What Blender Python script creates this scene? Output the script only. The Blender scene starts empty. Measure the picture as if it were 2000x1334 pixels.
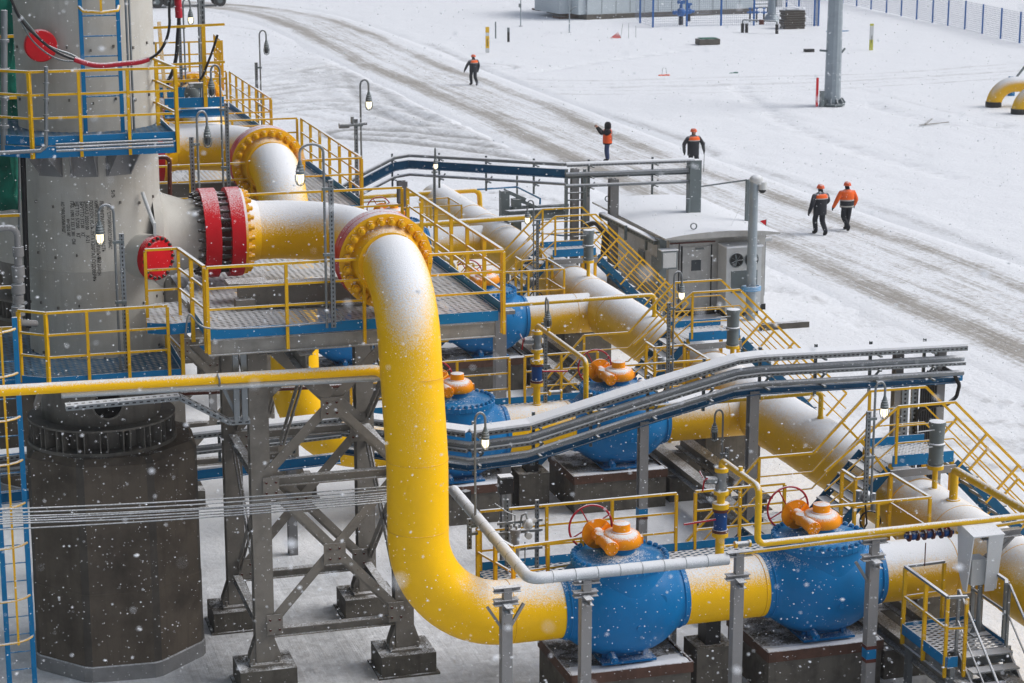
import bpy, math, random
import numpy as np
from mathutils import Vector, Matrix
random.seed(7); rng = np.random.default_rng(11)
PI = math.pi; R = math.radians
SC = bpy.context.scene; COL = SC.collection

# ------------------------------------------------------------------ camera model
F = 4150.; H = 15.8
PITCH = math.atan(997/F); YAW = math.atan(1270/math.hypot(F, 997))
FW = Vector((math.sin(YAW)*math.cos(PITCH), math.cos(YAW)*math.cos(PITCH), -math.sin(PITCH)))
RT = Vector((math.cos(YAW), -math.sin(YAW), 0)); UP = RT.cross(FW)
CAM = Vector((0, 0, H))

def at(x, y, **k):
    """place on the plane X=, Y= or z= that the measured sight line (x, y) meets"""
    r = FW + RT*((x-1000)/F) - UP*((y-667)/F)
    if 'z' in k: t = (k['z']-H)/r.z
    elif 'Y' in k: t = k['Y']/r.y
    else: t = k['X']/r.x
    return CAM + r*t

# ------------------------------------------------------------------ materials
def nodes_of(name):
    m = bpy.data.materials.new(name); m.use_nodes = True
    nt = m.node_tree; nt.nodes.clear()
    out = nt.nodes.new('ShaderNodeOutputMaterial'); b = nt.nodes.new('ShaderNodeBsdfPrincipled'); b.inputs['Specular IOR Level'].default_value = .22
    nt.links.new(b.outputs[0], out.inputs[0])
    return m, nt, b, out

def N(nt, t, **k):
    n = nt.nodes.new(t)
    for a, v in k.items():
        if isinstance(a, str) and hasattr(n, a): setattr(n, a, v)
    return n

def noise(nt, pos, scale, detail=3, rough=.55):
    n = nt.nodes.new('ShaderNodeTexNoise'); n.inputs['Scale'].default_value = scale
    n.inputs['Detail'].default_value = detail; n.inputs['Roughness'].default_value = rough
    nt.links.new(pos, n.inputs['Vector']); return n.outputs['Fac']

def math_(nt, op, a, b=None, c=None, clamp=False):
    n = nt.nodes.new('ShaderNodeMath'); n.operation = op; n.use_clamp = clamp
    for i, v in enumerate((a, b, c)):
        if v is None: continue
        if isinstance(v, (int, float)): n.inputs[i].default_value = v
        else: nt.links.new(v, n.inputs[i])
    return n.outputs[0]

def maprange(nt, v, a, b, c=0, d=1):
    n = nt.nodes.new('ShaderNodeMapRange'); nt.links.new(v, n.inputs[0])
    for i, x in zip((1, 2, 3, 4), (a, b, c, d)): n.inputs[i].default_value = x
    return n.outputs[0]

def mixc(nt, f, a, b):
    n = nt.nodes.new('ShaderNodeMix'); n.data_type = 'RGBA'
    if isinstance(f, (int, float)): n.inputs[0].default_value = f
    else: nt.links.new(f, n.inputs[0])
    for i, v in ((6, a), (7, b)):
        if isinstance(v, tuple): n.inputs[i].default_value = (*v, 1)
        else: nt.links.new(v, n.inputs[i])
    return n.outputs[2]

SNOW = (.80, .83, .885)
def mat(name, col, rough=.45, metal=0., snow=.72, w=.13, grain=.34, patch=.25, dirt=.12, dirtcol=None, dscale=3., bump=0., rust=0., cap=1., wind=.33, streak=0.):
    """paint / metal / concrete with snow lying where the surface faces up into the weather"""
    m, nt, b, out = nodes_of(name)
    geo = nt.nodes.new('ShaderNodeNewGeometry'); pos = geo.outputs['Position']
    base = (col[0], col[1], col[2])
    dn = noise(nt, pos, dscale, 5, .6)
    dc = dirtcol or tuple(c*.55 for c in col)
    c = mixc(nt, maprange(nt, dn, .45, .75, 0, dirt*2.2), base, dc)
    if streak:
        mp = nt.nodes.new('ShaderNodeMapping'); mp.inputs['Scale'].default_value = (5, 5, .35)
        nt.links.new(pos, mp.inputs[0]); sn = noise(nt, mp.outputs[0], 1.3, 5, .65)
        c = mixc(nt, maprange(nt, sn, .5, .72, 0, streak), c, tuple(x*.45 for x in col))
    if rust:
        rn = noise(nt, pos, 9., 4, .7)
        c = mixc(nt, maprange(nt, rn, .66-.12*rust, .74-.12*rust, 0, .85), c, (.11, .045, .022))
    rgh = rough
    if snow is not None:
        dv = nt.nodes.new('ShaderNodeVectorMath'); dv.operation = 'DOT_PRODUCT'
        dv.inputs[1].default_value = (-.05, -wind, .93); nt.links.new(geo.outputs['Normal'], dv.inputs[0])
        g1 = noise(nt, pos, 34., 2, .9); g2 = noise(nt, pos, 2.2, 3)
        f = math_(nt, 'MULTIPLY_ADD', math_(nt, 'SUBTRACT', g1, .5), grain*2.2, dv.outputs['Value'])
        f = math_(nt, 'MULTIPLY_ADD', math_(nt, 'SUBTRACT', g2, .5), patch, f)
        f = maprange(nt, f, snow-w, snow+w, 0, cap)
        c = mixc(nt, f, c, SNOW)
        rgh = maprange(nt, f, 0, 1, rough, .75)
        if metal: nt.links.new(maprange(nt, f, 0, 1, metal, 0), b.inputs['Metallic'])
        nt.links.new(rgh, b.inputs['Roughness'])
        bp = nt.nodes.new('ShaderNodeBump'); bp.inputs['Strength'].default_value = .6; bp.inputs['Distance'].default_value = .014
        nt.links.new(math_(nt, 'ADD', math_(nt, 'MULTIPLY', g1, f), math_(nt, 'MULTIPLY', dn, bump)), bp.inputs['Height'])
        nt.links.new(bp.outputs[0], b.inputs['Normal'])
    else:
        b.inputs['Roughness'].default_value = rough; b.inputs['Metallic'].default_value = metal
        if bump:
            bp = nt.nodes.new('ShaderNodeBump'); bp.inputs['Strength'].default_value = .5; bp.inputs['Distance'].default_value = .02
            nt.links.new(noise(nt, pos, 14, 5, .7), bp.inputs['Height']); nt.links.new(bp.outputs[0], b.inputs['Normal'])
    nt.links.new(c, b.inputs['Base Color'])
    return m

M = {}
M['yellow'] = mat('yellow paint', (.95, .54, .0), .42, snow=.84, w=.17, grain=.42, dirt=.06)
M['yellow_riser'] = mat('yellow paint with blown snow', (.95, .54, .0), .42, snow=.60, w=.22, grain=.42, dirt=.06)
M['yellow_bolt'] = mat('yellow bolt paint', (.80, .42, .002), .45, snow=1.0, w=.2, grain=.5, dirt=.1)
M['rail'] = mat('rail yellow', (.74, .42, .006), .5, snow=.70, w=.16, grain=.3, dirt=.25, rust=.22)
M['thin'] = mat('thin pipe yellow', (.70, .42, .008), .42, snow=.82, w=.12, grain=.3, dirt=.12)
M['header'] = mat('header pipe yellow', (.78, .44, .004), .45, snow=.66, w=.22, grain=.3, dirt=.08)
M['blue'] = mat('valve blue', (.0, .155, .41), .45, snow=1.04, w=.12, grain=.5, patch=.7, dirt=.12, bump=.4)
M['bluetop'] = mat('bonnet blue', (.0, .17, .43), .42, snow=1.16, w=.25, grain=.4, patch=.9, dirt=.12)
M['stringer'] = mat('stair blue', (.002, .085, .20), .5, snow=.85, w=.12, grain=.3, dirt=.3)
M['steelblue'] = mat('structure blue', (.0, .16, .38), .45, snow=.85, w=.12, grain=.3, rust=.05)
M['red_snowy'] = mat('flange red under snow', (.56, .006, .014), .42, snow=.78, w=.22, grain=.4, dirt=.1)
M['red'] = mat('flange red', (.56, .006, .014), .42, snow=1.0, w=.2, grain=.4, dirt=.1)
M['wheel'] = mat('handwheel red', (.42, .012, .03), .45, snow=.90, w=.2)
M['orange'] = mat('gearbox orange', (.92, .31, .0), .4, snow=.84, w=.10, grain=.3, dirt=.1)
M['galv'] = mat('galvanised steel', (.21, .23, .245), .42, metal=.5, snow=.76, w=.12, grain=.25, dirt=.2)
M['galvdark'] = mat('galvanised steel far', (.15, .18, .19), .5, metal=.3, snow=.76, w=.12, grain=.25)
M['insul'] = mat('insulation cladding', (.40, .44, .47), .4, metal=.5, snow=.45, w=.35, grain=.35)
M['grey'] = mat('grey column paint', (.235, .235, .24), .5, snow=.85, w=.1, dirt=.2, rust=.05, dscale=2)
M['pedestal_edge'] = mat('stained formwork joint', (.092, .082, .072), .8, snow=1.2, w=.1, dirt=.5, dscale=1.2, bump=.8, streak=.35)
M['footing'] = mat('pale footing concrete', (.27, .27, .275), .85, snow=.95, w=.2, dirt=.3, bump=.6)
M['brown'] = mat('primer grey brown steel', (.235, .218, .195), .55, snow=.93, w=.1, dirt=.3, rust=.05, bump=.3)
M['beam'] = mat('platform beam grey', (.30, .29, .27), .5, snow=.85, w=.1, dirt=.3, streak=.3)
M['concrete'] = mat('foundation concrete', (.125, .115, .10), .85, snow=.97, w=.12, patch=1.0, dirt=.5, bump=.9, streak=.45)
M['pedestal'] = mat('wet pedestal concrete', (.125, .103, .082), .8, snow=1.15, w=.1, patch=.9, dirt=.5, dirtcol=(.06, .05, .042), dscale=1.2, bump=.9, streak=.35)
M['plank'] = mat('formwork brown', (.105, .055, .04), .7, snow=.9, w=.1, dirt=.5, streak=.4)
M['shell'] = mat('vessel coating', (.45, .44, .41), .45, snow=1.3, dirt=.24, dirtcol=(.33, .29, .23), dscale=1.1, streak=.22, bump=.15)
M['skirt'] = mat('vessel skirt', (.16, .15, .135), .6, snow=1.3, dirt=.5, dscale=1.6, streak=.5)
M['dark'] = mat('dark rubber', (.018, .018, .02), .5, snow=.95, w=.2)
M['black'] = mat('deep black', (.006, .006, .006), .9, snow=None, dirt=0)
M['stud'] = mat('grey brown studs', (.075, .065, .055), .45, metal=.3, snow=.95, w=.15, grain=.4)
M['maroon'] = mat('oxide primer', (.10, .03, .022), .6, snow=.85, w=.12)
M['white'] = mat('white cabinet paint', (.62, .65, .68), .4, snow=.85, w=.1, dirt=.05)
M['cabin'] = mat('cabin steel', (.42, .42, .41), .4, metal=.2, snow=.85, w=.1, dirt=.2, streak=.25)
M['hall'] = mat('hall cladding', (.50, .56, .60), .5, snow=.85, w=.1, dirt=.06)
M['ball'] = mat('ball valve blue', (.006, .05, .19), .4, snow=.95, w=.15)
M['green'] = mat('green tarpaulin', (.004, .14, .10), .7, snow=1.1, w=.2, dirt=.5, bump=1.)
M['text'] = mat('stencil paint', (.03, .03, .032), .7, snow=None, dirt=0)
M['sign'] = mat('sign yellow', (.72, .44, .02), .5, snow=None, dirt=.1)
M['lime'] = mat('faded lime paint', (.50, .50, .08), .5, snow=None, dirt=.2)
M['fence'] = mat('fence blue', (.01, .12, .40), .45, snow=1.0, w=.1)
M['wire'] = mat('fence wire', (.16, .20, .30), .5, snow=None)
M['mast'] = mat('mast zinc', (.30, .35, .39), .5, metal=.3, snow=1.1, dirt=.15, streak=.1)
M['window'] = mat('dark glass', (.05, .06, .07), .15, snow=None, dirt=0)
M['pale'] = mat('pale plastic', (.55, .57, .58), .4, snow=.8, w=.15)

def snow_mat(name, dirty):
    m, nt, b, out = nodes_of(name)
    geo = nt.nodes.new('ShaderNodeNewGeometry'); pos = geo.outputs['Position']
    at_ = nt.nodes.new('ShaderNodeAttribute'); at_.attribute_name = 'dirt'; d = at_.outputs['Fac']  # on the ground sheet this also carries shade painted under the steelwork
    mp = nt.nodes.new('ShaderNodeMapping'); mp.inputs['Scale'].default_value = (1, 1, 1); nt.links.new(pos, mp.inputs[0])
    n1 = noise(nt, mp.outputs[0], .55, 6, .62); n2 = noise(nt, mp.outputs[0], 4.5, 5, .65); n3 = noise(nt, mp.outputs[0], 22, 3, .6)
    # streaks that run along the wheel tracks (u = across, v = along)
    uv = nt.nodes.new('ShaderNodeUVMap'); uv.uv_map = 'UVMap'
    mp2 = nt.nodes.new('ShaderNodeMapping'); mp2.inputs['Scale'].default_value = (7., .16, 1); nt.links.new(uv.outputs[0], mp2.inputs[0])
    ns = noise(nt, mp2.outputs[0], 1., 6, .7)
    e = math_(nt, 'MULTIPLY_ADD', math_(nt, 'SUBTRACT', n2, .5), 1.5 if dirty else .9, d)
    e = math_(nt, 'MULTIPLY_ADD', math_(nt, 'SUBTRACT', n1, .5), .8, e)
    e = math_(nt, 'MULTIPLY_ADD', math_(nt, 'SUBTRACT', ns, .5), 1.9 if dirty else .2, e)
    f = math_(nt, 'MULTIPLY', maprange(nt, e, .18, .85), maprange(nt, d, .02, .25))
    c = mixc(nt, math_(nt, 'MULTIPLY', f, .9), SNOW, mixc(nt, n1, (.40, .38, .355), (.27, .245, .215)) if dirty else mixc(nt, n1, (.36, .365, .375), (.26, .26, .262)))
    c = mixc(nt, maprange(nt, n3, .64, .78, 0, .16), c, (.5, .54, .60))
    nt.links.new(c, b.inputs['Base Color']); b.inputs['Roughness'].default_value = .75
    bp = nt.nodes.new('ShaderNodeBump'); bp.inputs['Strength'].default_value = .8; bp.inputs['Distance'].default_value = .11
    h = math_(nt, 'ADD', math_(nt, 'MULTIPLY', n1, .9), math_(nt, 'MULTIPLY', n2, .42))
    h = math_(nt, 'ADD', h, math_(nt, 'MULTIPLY', math_(nt, 'MULTIPLY', ns, d), 1.2))
    nt.links.new(h, bp.inputs['Height']); nt.links.new(bp.outputs[0], b.inputs['Normal'])
    return m
M['ground'] = snow_mat('ground snow', False); M['road'] = snow_mat('driven snow', True)
m, nt, b, out = nodes_of('clean snow'); M['snow'] = m
geo = nt.nodes.new('ShaderNodeNewGeometry'); b.inputs['Base Color'].default_value = (*SNOW, 1); b.inputs['Roughness'].default_value = .75
bp = nt.nodes.new('ShaderNodeBump'); bp.inputs['Strength'].default_value = .4; bp.inputs['Distance'].default_value = .03
nt.links.new(noise(nt, geo.outputs['Position'], 16, 4), bp.inputs['Height']); nt.links.new(bp.outputs[0], b.inputs['Normal'])

def grating_mat(name, col, snowamt, ang=.5, sc=1.):
    """expanded-metal sheet: diamond openings cut through, snow caught on the strands"""
    m, nt, b, out = nodes_of(name)
    geo = nt.nodes.new('ShaderNodeNewGeometry')
    hts = []
    for s in (1, -1):
        mp = nt.nodes.new('ShaderNodeMapping'); mp.inputs['Rotation'].default_value = (0, 0, s*ang); mp.inputs['Scale'].default_value = (9*sc, 9*sc, 1)
        nt.links.new(geo.outputs['Position'], mp.inputs[0])
        sx = nt.nodes.new('ShaderNodeSeparateXYZ'); nt.links.new(mp.outputs[0], sx.inputs[0])
        fr = math_(nt, 'FRACT', sx.outputs['Y']); hts.append(math_(nt, 'LESS_THAN', fr, .40))
    bar = math_(nt, 'MAXIMUM', hts[0], hts[1])
    g = noise(nt, geo.outputs['Position'], 3., 4, .6)
    c = mixc(nt, maprange(nt, g, .2, .8, snowamt-.12, snowamt+.12), col, SNOW)
    nt.links.new(c, b.inputs['Base Color']); b.inputs['Roughness'].default_value = .6
    tr = nt.nodes.new('ShaderNodeBsdfTransparent'); mx = nt.nodes.new('ShaderNodeMixShader')
    nt.links.new(bar, mx.inputs[0]); nt.links.new(tr.outputs[0], mx.inputs[1]); nt.links.new(b.outputs[0], mx.inputs[2])
    nt.links.new(mx.outputs[0], out.inputs[0])
    return m
M['grating'] = grating_mat('snowy grating', (.20, .21, .22), .72)
M['bluegrating'] = grating_mat('blue grating', (.015, .10, .20), .08)
def emit(name, col, s):
    m, nt, b, out = nodes_of(name); e = nt.nodes.new('ShaderNodeEmission'); e.inputs[0].default_value = (*col, 1); e.inputs[1].default_value = s
    nt.links.new(e.outputs[0], out.inputs[0]); return m
M['bulb'] = emit('lit lamp glass', (1., .84, .55), 2.6)

# ------------------------------------------------------------------ mesh builder
def frame(d, up=None):
    d = Vector(d).normalized()
    u = Vector(up) if up else (Vector((0, 0, 1)) if abs(d.z) < .95 else Vector((0, 1, 0)))
    s = d.cross(u)
    if s.length < 1e-6: s = d.cross(Vector((1, 0, 0)))
    s.normalize(); return s, s.cross(d).normalized()

class MB:
    def __init__(self): self.v = []; self.f = []; self.m = []; self.s = []
    def add(self, vs, fs, m=0, smooth=False):
        o = len(self.v); self.v += [tuple(p) for p in vs]
        for f in fs: self.f.append(tuple(i+o for i in f)); self.m.append(m); self.s.append(smooth)
        return self
    def box(self, c, s, m=0, rz=0.):
        cx, cy, cz = c; hx, hy, hz = s[0]/2, s[1]/2, s[2]/2; ca, sa = math.cos(rz), math.sin(rz)
        vs = [(cx+x*hx*ca-y*hy*sa, cy+x*hx*sa+y*hy*ca, cz+z*hz) for z in (-1, 1) for x, y in ((-1, -1), (1, -1), (1, 1), (-1, 1))]
        return self.add(vs, [(3, 2, 1, 0), (4, 5, 6, 7), (0, 1, 5, 4), (1, 2, 6, 5), (2, 3, 7, 6), (3, 0, 4, 7)], m)
    def box2(self, a, b, m=0):
        return self.box([(a[i]+b[i])/2 for i in range(3)], [abs(b[i]-a[i]) for i in range(3)], m)
    def bar(self, p0, p1, w, h, m=0, up=None):
        p0, p1 = Vector(p0), Vector(p1); s, u = frame(p1-p0, up)
        vs = [p + s*(a*w/2) + u*(b_*h/2) for p in (p0, p1) for a, b_ in ((-1, -1), (1, -1), (1, 1), (-1, 1))]
        return self.add(vs, [(0, 1, 2, 3), (7, 6, 5, 4), (4, 5, 1, 0), (5, 6, 2, 1), (6, 7, 3, 2), (7, 4, 0, 3)], m)
    def ibeam(self, p0, p1, w, h, t=.02, m=0, up=None):
        p0, p1 = Vector(p0), Vector(p1); s, u = frame(p1-p0, up)
        self.bar(p0+u*(h/2-t/2), p1+u*(h/2-t/2), w, t, m, up); self.bar(p0-u*(h/2-t/2), p1-u*(h/2-t/2), w, t, m, up)
        return self.bar(p0, p1, t, h-2*t, m, up)
    def chan(self, p0, p1, w, h, t=.012, m=0, up=None, slots=0., ms=1):
        """channel: web on the side away from us, two flanges, optional punched slots in the flange facing us"""
        p0, p1 = Vector(p0), Vector(p1); d = (p1-p0); L = d.length; d.normalize(); s, u = frame(d, up)
        self.bar(p0, p1, w, h, m, up)
        if slots:
            n = max(1, int(L/slots))
            for side in (1, -1):
                for k in range(n):
                    c = p0+d*((k+.5)*L/n)+u*(side*(h/2+.001))
                    self.bar(c-d*slots*.26, c+d*slots*.26, w*.3, .003, ms, up)
                    c = p0+d*((k+.5)*L/n)+s*(side*(w/2+.001))
                    self.bar(c-d*slots*.26, c+d*slots*.26, .003, h*.3, ms, up)
        return self
    def cyl(self, p0, p1, r0, r1=None, n=16, m=0, caps=True, smooth=True):
        r1 = r0 if r1 is None else r1; p0, p1 = Vector(p0), Vector(p1); s, u = frame(p1-p0)
        ang = [2*PI*i/n for i in range(n)]
        vs = [p + (s*math.cos(a)+u*math.sin(a))*r for p, r in ((p0, r0), (p1, r1)) for a in ang]
        self.add(vs, [(i, (i+1) % n, n+(i+1) % n, n+i) for i in range(n)], m, smooth)
        if caps:
            self.add(vs[:n], [tuple(range(n-1, -1, -1))], m); self.add(vs[n:], [tuple(range(n))], m)
        return self
    def lathe(self, o, axis, prof, n=32, m=0, smooth=True, caps=True):
        """prof: list of (distance along the axis, radius)"""
        o = Vector(o); d = Vector(axis).normalized(); s, u = frame(d); vs = []; fs = []
        for t, r in prof:
            for i in range(n):
                a = 2*PI*i/n; vs.append(o+d*t+(s*math.cos(a)+u*math.sin(a))*r)
        for j in range(len(prof)-1):
            for i in range(n): fs.append((j*n+i, j*n+(i+1) % n, (j+1)*n+(i+1) % n, (j+1)*n+i))
        self.add(vs, fs, m, smooth)
        if caps:
            self.add(vs[:n], [tuple(range(n-1, -1, -1))], m); self.add(vs[-n:], [tuple(range(n))], m)
        return self
    def tube(self, pts, r, n=12, m=0, caps=True, smooth=True):
        pts = [Vector(p) for p in pts]
        if not isinstance(r, (list, tuple)): pts = [p for i, p in enumerate(pts) if i == 0 or (p-pts[i-1]).length > 1e-4]
        k = len(pts); d0 = (pts[1]-pts[0]).normalized(); s, u = frame(d0); vs = []
        rr = r if isinstance(r, (list, tuple)) else [r]*k
        for i, p in enumerate(pts):
            a = (pts[i]-pts[i-1]).normalized() if i > 0 else d0
            b_ = (pts[i+1]-pts[i]).normalized() if i < k-1 else a
            t = (a+b_).normalized()
            s = (s - t*s.dot(t)).normalized(); u = s.cross(t).normalized()
            mit = 1/max(.5, math.sqrt(max(1e-6, (1+a.dot(b_))/2)))
            bis = (b_-a)
            for q in range(n):
                an = 2*PI*q/n; o = (s*math.cos(an)+u*math.sin(an))*rr[i]
                if bis.length > 1e-5:
                    bn = bis.normalized(); o = o + bn*(o.dot(bn)*(mit-1))
                vs.append(p+o)
        fs = [(j*n+i, j*n+(i+1) % n, (j+1)*n+(i+1) % n, (j+1)*n+i) for j in range(k-1) for i in range(n)]
        self.add(vs, fs, m, smooth)
        if caps:
            self.add(vs[:n], [tuple(range(n-1, -1, -1))], m); self.add(vs[-n:], [tuple(range(n))], m)
        return self
    def torus(self, c, axis, R_, r, n=40, k=8, m=0):
        c = Vector(c); d = Vector(axis).normalized(); s, u = frame(d); vs = []
        for i in range(n):
            a = 2*PI*i/n; e = s*math.cos(a)+u*math.sin(a)
            for j in range(k):
                b_ = 2*PI*j/k; vs.append(c+e*(R_+r*math.cos(b_))+d*r*math.sin(b_))
        return self.add(vs, [(i*k+j, ((i+1) % n)*k+j, ((i+1) % n)*k+(j+1) % k, i*k+(j+1) % k) for i in range(n) for j in range(k)], m, True)
    def plate(self, pts, th, m=0):
        """flat polygon, thickness th downward"""
        n = len(pts); a = [Vector(p) for p in pts]; b_ = [p-Vector((0, 0, th)) for p in a]
        fs = [tuple(range(n)), tuple(range(2*n-1, n-1, -1))]+[(i, i+n, (i+1) % n+n, (i+1) % n) for i in range(n)]
        return self.add(a+b_, fs, m)
    def ball(self, c, r, m=0, n=12, sq=(1, 1, 1)):
        c = Vector(c); k = n//2+1; vs = []; 
        for j in range(k+1):
            t = PI*j/k
            for i in range(n):
                a = 2*PI*i/n; vs.append(c+Vector((r*sq[0]*math.sin(t)*math.cos(a), r*sq[1]*math.sin(t)*math.sin(a), r*sq[2]*math.cos(t))))
        return self.add(vs, [(j*n+i, (j+1)*n+i, (j+1)*n+(i+1) % n, j*n+(i+1) % n) for j in range(k) for i in range(n)], m, True)
    def mesh(self, name, mats, off=(0, 0, 0)):
        me = bpy.data.meshes.new(name); ox, oy, oz = off
        me.from_pydata([(x-ox, y-oy, z-oz) for x, y, z in self.v], [], self.f)
        for q in (mats if isinstance(mats, (list, tuple)) else [mats]): me.materials.append(M[q] if isinstance(q, str) else q)
        me.polygons.foreach_set('material_index', self.m)
        me.polygons.foreach_set('use_smooth', [True]*len(self.f) if any(self.s) else [False]*len(self.f))
        me.update()
        if any(self.s):
            me.polygons.foreach_set('use_smooth', self.s); me.set_sharp_from_angle(angle=.7)
        return me
    def build(self, name, mats, parent=None, org=None):
        off = Vector(org) if org is not None else Vector((0, 0, 0)); p = parent
        if parent is not None: off = wloc(parent)
        me = self.mesh(name, mats, off); o = bpy.data.objects.new(name, me); COL.objects.link(o)
        if parent is not None: o.parent = parent
        else: o.location = off
        return o

def wloc(o):
    v = Vector((0, 0, 0))
    while o is not None: v += o.location; o = o.parent
    return v
def thing(name, label, cat, loc=(0, 0, 0), group=None):
    o = bpy.data.objects.new(name, None); COL.objects.link(o); o.location = loc; o.empty_display_size = .1
    return tag(o, label, cat, group)
def tag(o, label, cat, group=None, kind=None):
    o['label'] = label; o['category'] = cat
    if group: o['group'] = group
    if kind: o['kind'] = kind
    return o
KIDS = {}
def inst(me, name, parent, loc, rot=None):
    """one more part of a thing, sharing a mesh: loc in world space"""
    o = bpy.data.objects.new(name, me); COL.objects.link(o); o.parent = parent; o.location = Vector(loc)-wloc(parent)
    if rot is not None: o.rotation_euler = rot
    return o
def copy_tree(o, parent=None):
    c = o.copy(); COL.objects.link(c)
    if parent is not None: c.parent = parent
    for ch in [x for x in ALLK(o)]: copy_tree(ch, c)
    return c
def ALLK(o): return list(o.children)

def arc(p, a, b, r, n=8):
    """fillet at corner p between points a and b"""
    p, a, b = Vector(p), Vector(a), Vector(b); d1 = (a-p).normalized(); d2 = (b-p).normalized()
    th = d1.angle(d2); L = r/math.tan(th/2); c = p+(d1+d2).normalized()*(r/math.sin(th/2))
    s, e = p+d1*L-c, p+d2*L-c; om = s.angle(e); out = []
    for i in range(n+1):
        t = i/n; out.append(c+(s*math.sin((1-t)*om)+e*math.sin(t*om))/math.sin(om))
    return out
def fil(pts, r, n=7):
    pts = [Vector(p) for p in pts]; out = [pts[0]]
    for i in range(1, len(pts)-1):
        if (pts[i-1]-pts[i]).angle(pts[i+1]-pts[i]) > PI-.03: out.append(pts[i]); continue
        rr = r[i-1] if isinstance(r, (list, tuple)) else r
        out += arc(pts[i], pts[i-1], pts[i+1], rr, n)
    return out+[pts[-1]]
HAZE, SKY, SUN, EXPO = .0005, .12, 1.9, .03
# ================================================================== kit of parts
Y1 = 35.05; PITCHY = 11.55; ZP = 1.95; RP = .565; RS = .59; RH = .72; XH = 20.15
def YR(k): return Y1+PITCHY*k
ROWN = ['nearest valve row', 'second valve row', 'third valve row', 'fourth valve row', 'farthest valve row']

def hexnut(r, h, m=0):
    b = MB(); b.cyl((0, 0, 0), (0, 0, h), r, n=6, smooth=False, m=m)
    b.cyl((0, 0, h), (0, 0, h+h*.75), r*.58, n=10, m=m); b.ball((0, 0, h+h*.75), r*.58, m, 8, (1, 1, .45)); return b
NUTY = hexnut(.080, .075).mesh('nut', 'yellow_bolt'); NUTS = hexnut(.05, .07).mesh('nut', 'stud')
NUTM = hexnut(.034, .028).mesh('nut', 'stud')
_b = MB(); _b.cyl((0, 0, 0), (0, 0, .30), .032, n=8); _b.cyl((0, 0, .0), (0, 0, .12), .045, n=8); STUD = _b.mesh('stud', 'stud')

def bolts(me, name, parent, c, axis, rad, n, ph=0.):
    c = Vector(c); d = Vector(axis).normalized(); s, u = frame(d); rot = d.to_track_quat('Z', 'Y').to_euler()
    for i in range(n):
        a = 2*PI*(i+ph)/n; inst(me, name, parent, c+(s*math.cos(a)+u*math.sin(a))*rad, rot)

def railing(label, pts, group, h=1.1, mids=2, step=1.25, post=.068, top=.06, mt='rail', toe=None, name='railing', skip_posts=False, posts_at=None, drop=0., topm=None):
    """pts: the deck-level line; posts, top rail and middle rails follow it"""
    pts = [Vector(p) for p in pts]; root = thing(name, label, 'railing', pts[0], group)
    up = Vector((0, 0, 1)); b = MB()
    for i in range(len(pts)-1): b.bar(pts[i]+up*h, pts[i+1]+up*h, top, .045)
    b.build('top_rail', topm or mt, root)
    for q in range(mids):
        b = MB()
        for i in range(len(pts)-1): b.bar(pts[i]+up*h*(q+1)/(mids+1), pts[i+1]+up*h*(q+1)/(mids+1), .035, .04)
        b.build('middle_rail', mt, root)
    if not skip_posts:
        done = []
        for i in range(len(pts)-1):
            L = (pts[i+1]-pts[i]).length; n = max(1, round(L/step))
            for j in range(n+1):
                p = pts[i].lerp(pts[i+1], j/n)
                if any((p-q).length < .25 for q in done): continue
                done.append(p); MB().bar(p-up*drop, p+up*(h-.02), post, post*.8, 0, pts[i+1]-pts[i]).build('post', mt, root)
    if toe:
        b = MB()
        for i in range(len(pts)-1): b.bar(pts[i]+up*.07, pts[i+1]+up*.07, .012, .15)
        b.build('toe_board', toe, root)
    return root

def lamp(label, x, y, z0, ztop, zs, side=(1, 0), lit=True, zs0=None, span=.2, arm=True):
    """perforated strut with a bent conduit and a caged bulb head"""
    root = thing('lamp_post', label, 'lamp', (x, y, z0), 'caged bulb lamps on bent conduits')
    zs0 = z0 if zs0 is None else zs0
    sx = x-side[0]*.09; b = MB(); b.chan((sx+.0, y, zs0), (sx, y, zs), .085, .05, up=(0, 1, 0), slots=.075, ms=1)
    b.build('strut', ['galv', 'dark'], root)
    dx, dy = side[0]*span, side[1]*span
    pts = [(x+.03*side[0], y, z0), (x+.03*side[0], y, ztop-.22)]
    for i in range(9):
        a = PI*i/8; pts.append((x+.03*side[0]+dx/2*(1-math.cos(a)), y+dy/2*(1-math.cos(a)), ztop-.15+.15*math.sin(a)))
    e = Vector(pts[-1]); pts.append((e.x, e.y, e.z-.12)); MB().tube(pts, .024, 8).build('conduit', 'galv', root)
    for zz in (zs-.15, (zs+zs0)/2): MB().box((x-.03*side[0], y, zz), (.2, .07, .05)).build('clamp', 'galvdark', root)
    h = e-Vector((0, 0, .12)); b = MB(); b.lathe(h, (0, 0, -1), [(0, .02), (.04, .035), (.09, .046), (.16, .07), (.23, .078), (.25, .074)], 14)
    for k in range(3): b.torus(h-Vector((0, 0, .10+.05*k)), (0, 0, 1), .06+.008*k, .007, 14, 5)
    b.build('lamp_head', 'galvdark', root)
    b = MB(); b.lathe(h-Vector((0, 0, .26)), (0, 0, -1), [(0, .066), (.08, .068), (.13, .052), (.155, .02)], 12)
    g = b.build('bulb', 'bulb' if lit else 'window', root)
    b = MB()
    for k in range(4):
        a = PI*k/4; s = Vector((math.cos(a), math.sin(a), 0))*.088; t = h-Vector((0, 0, .26)); d = Vector((0, 0, -1))
        b.tube([t+s, t+s+d*.1, t+s*.7+d*.17, t+d*.2, t-s*.7+d*.17, t-s+d*.1, t-s], .006, 5)
    b.build('guard_cage', 'galvdark', root)
    return root

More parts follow.
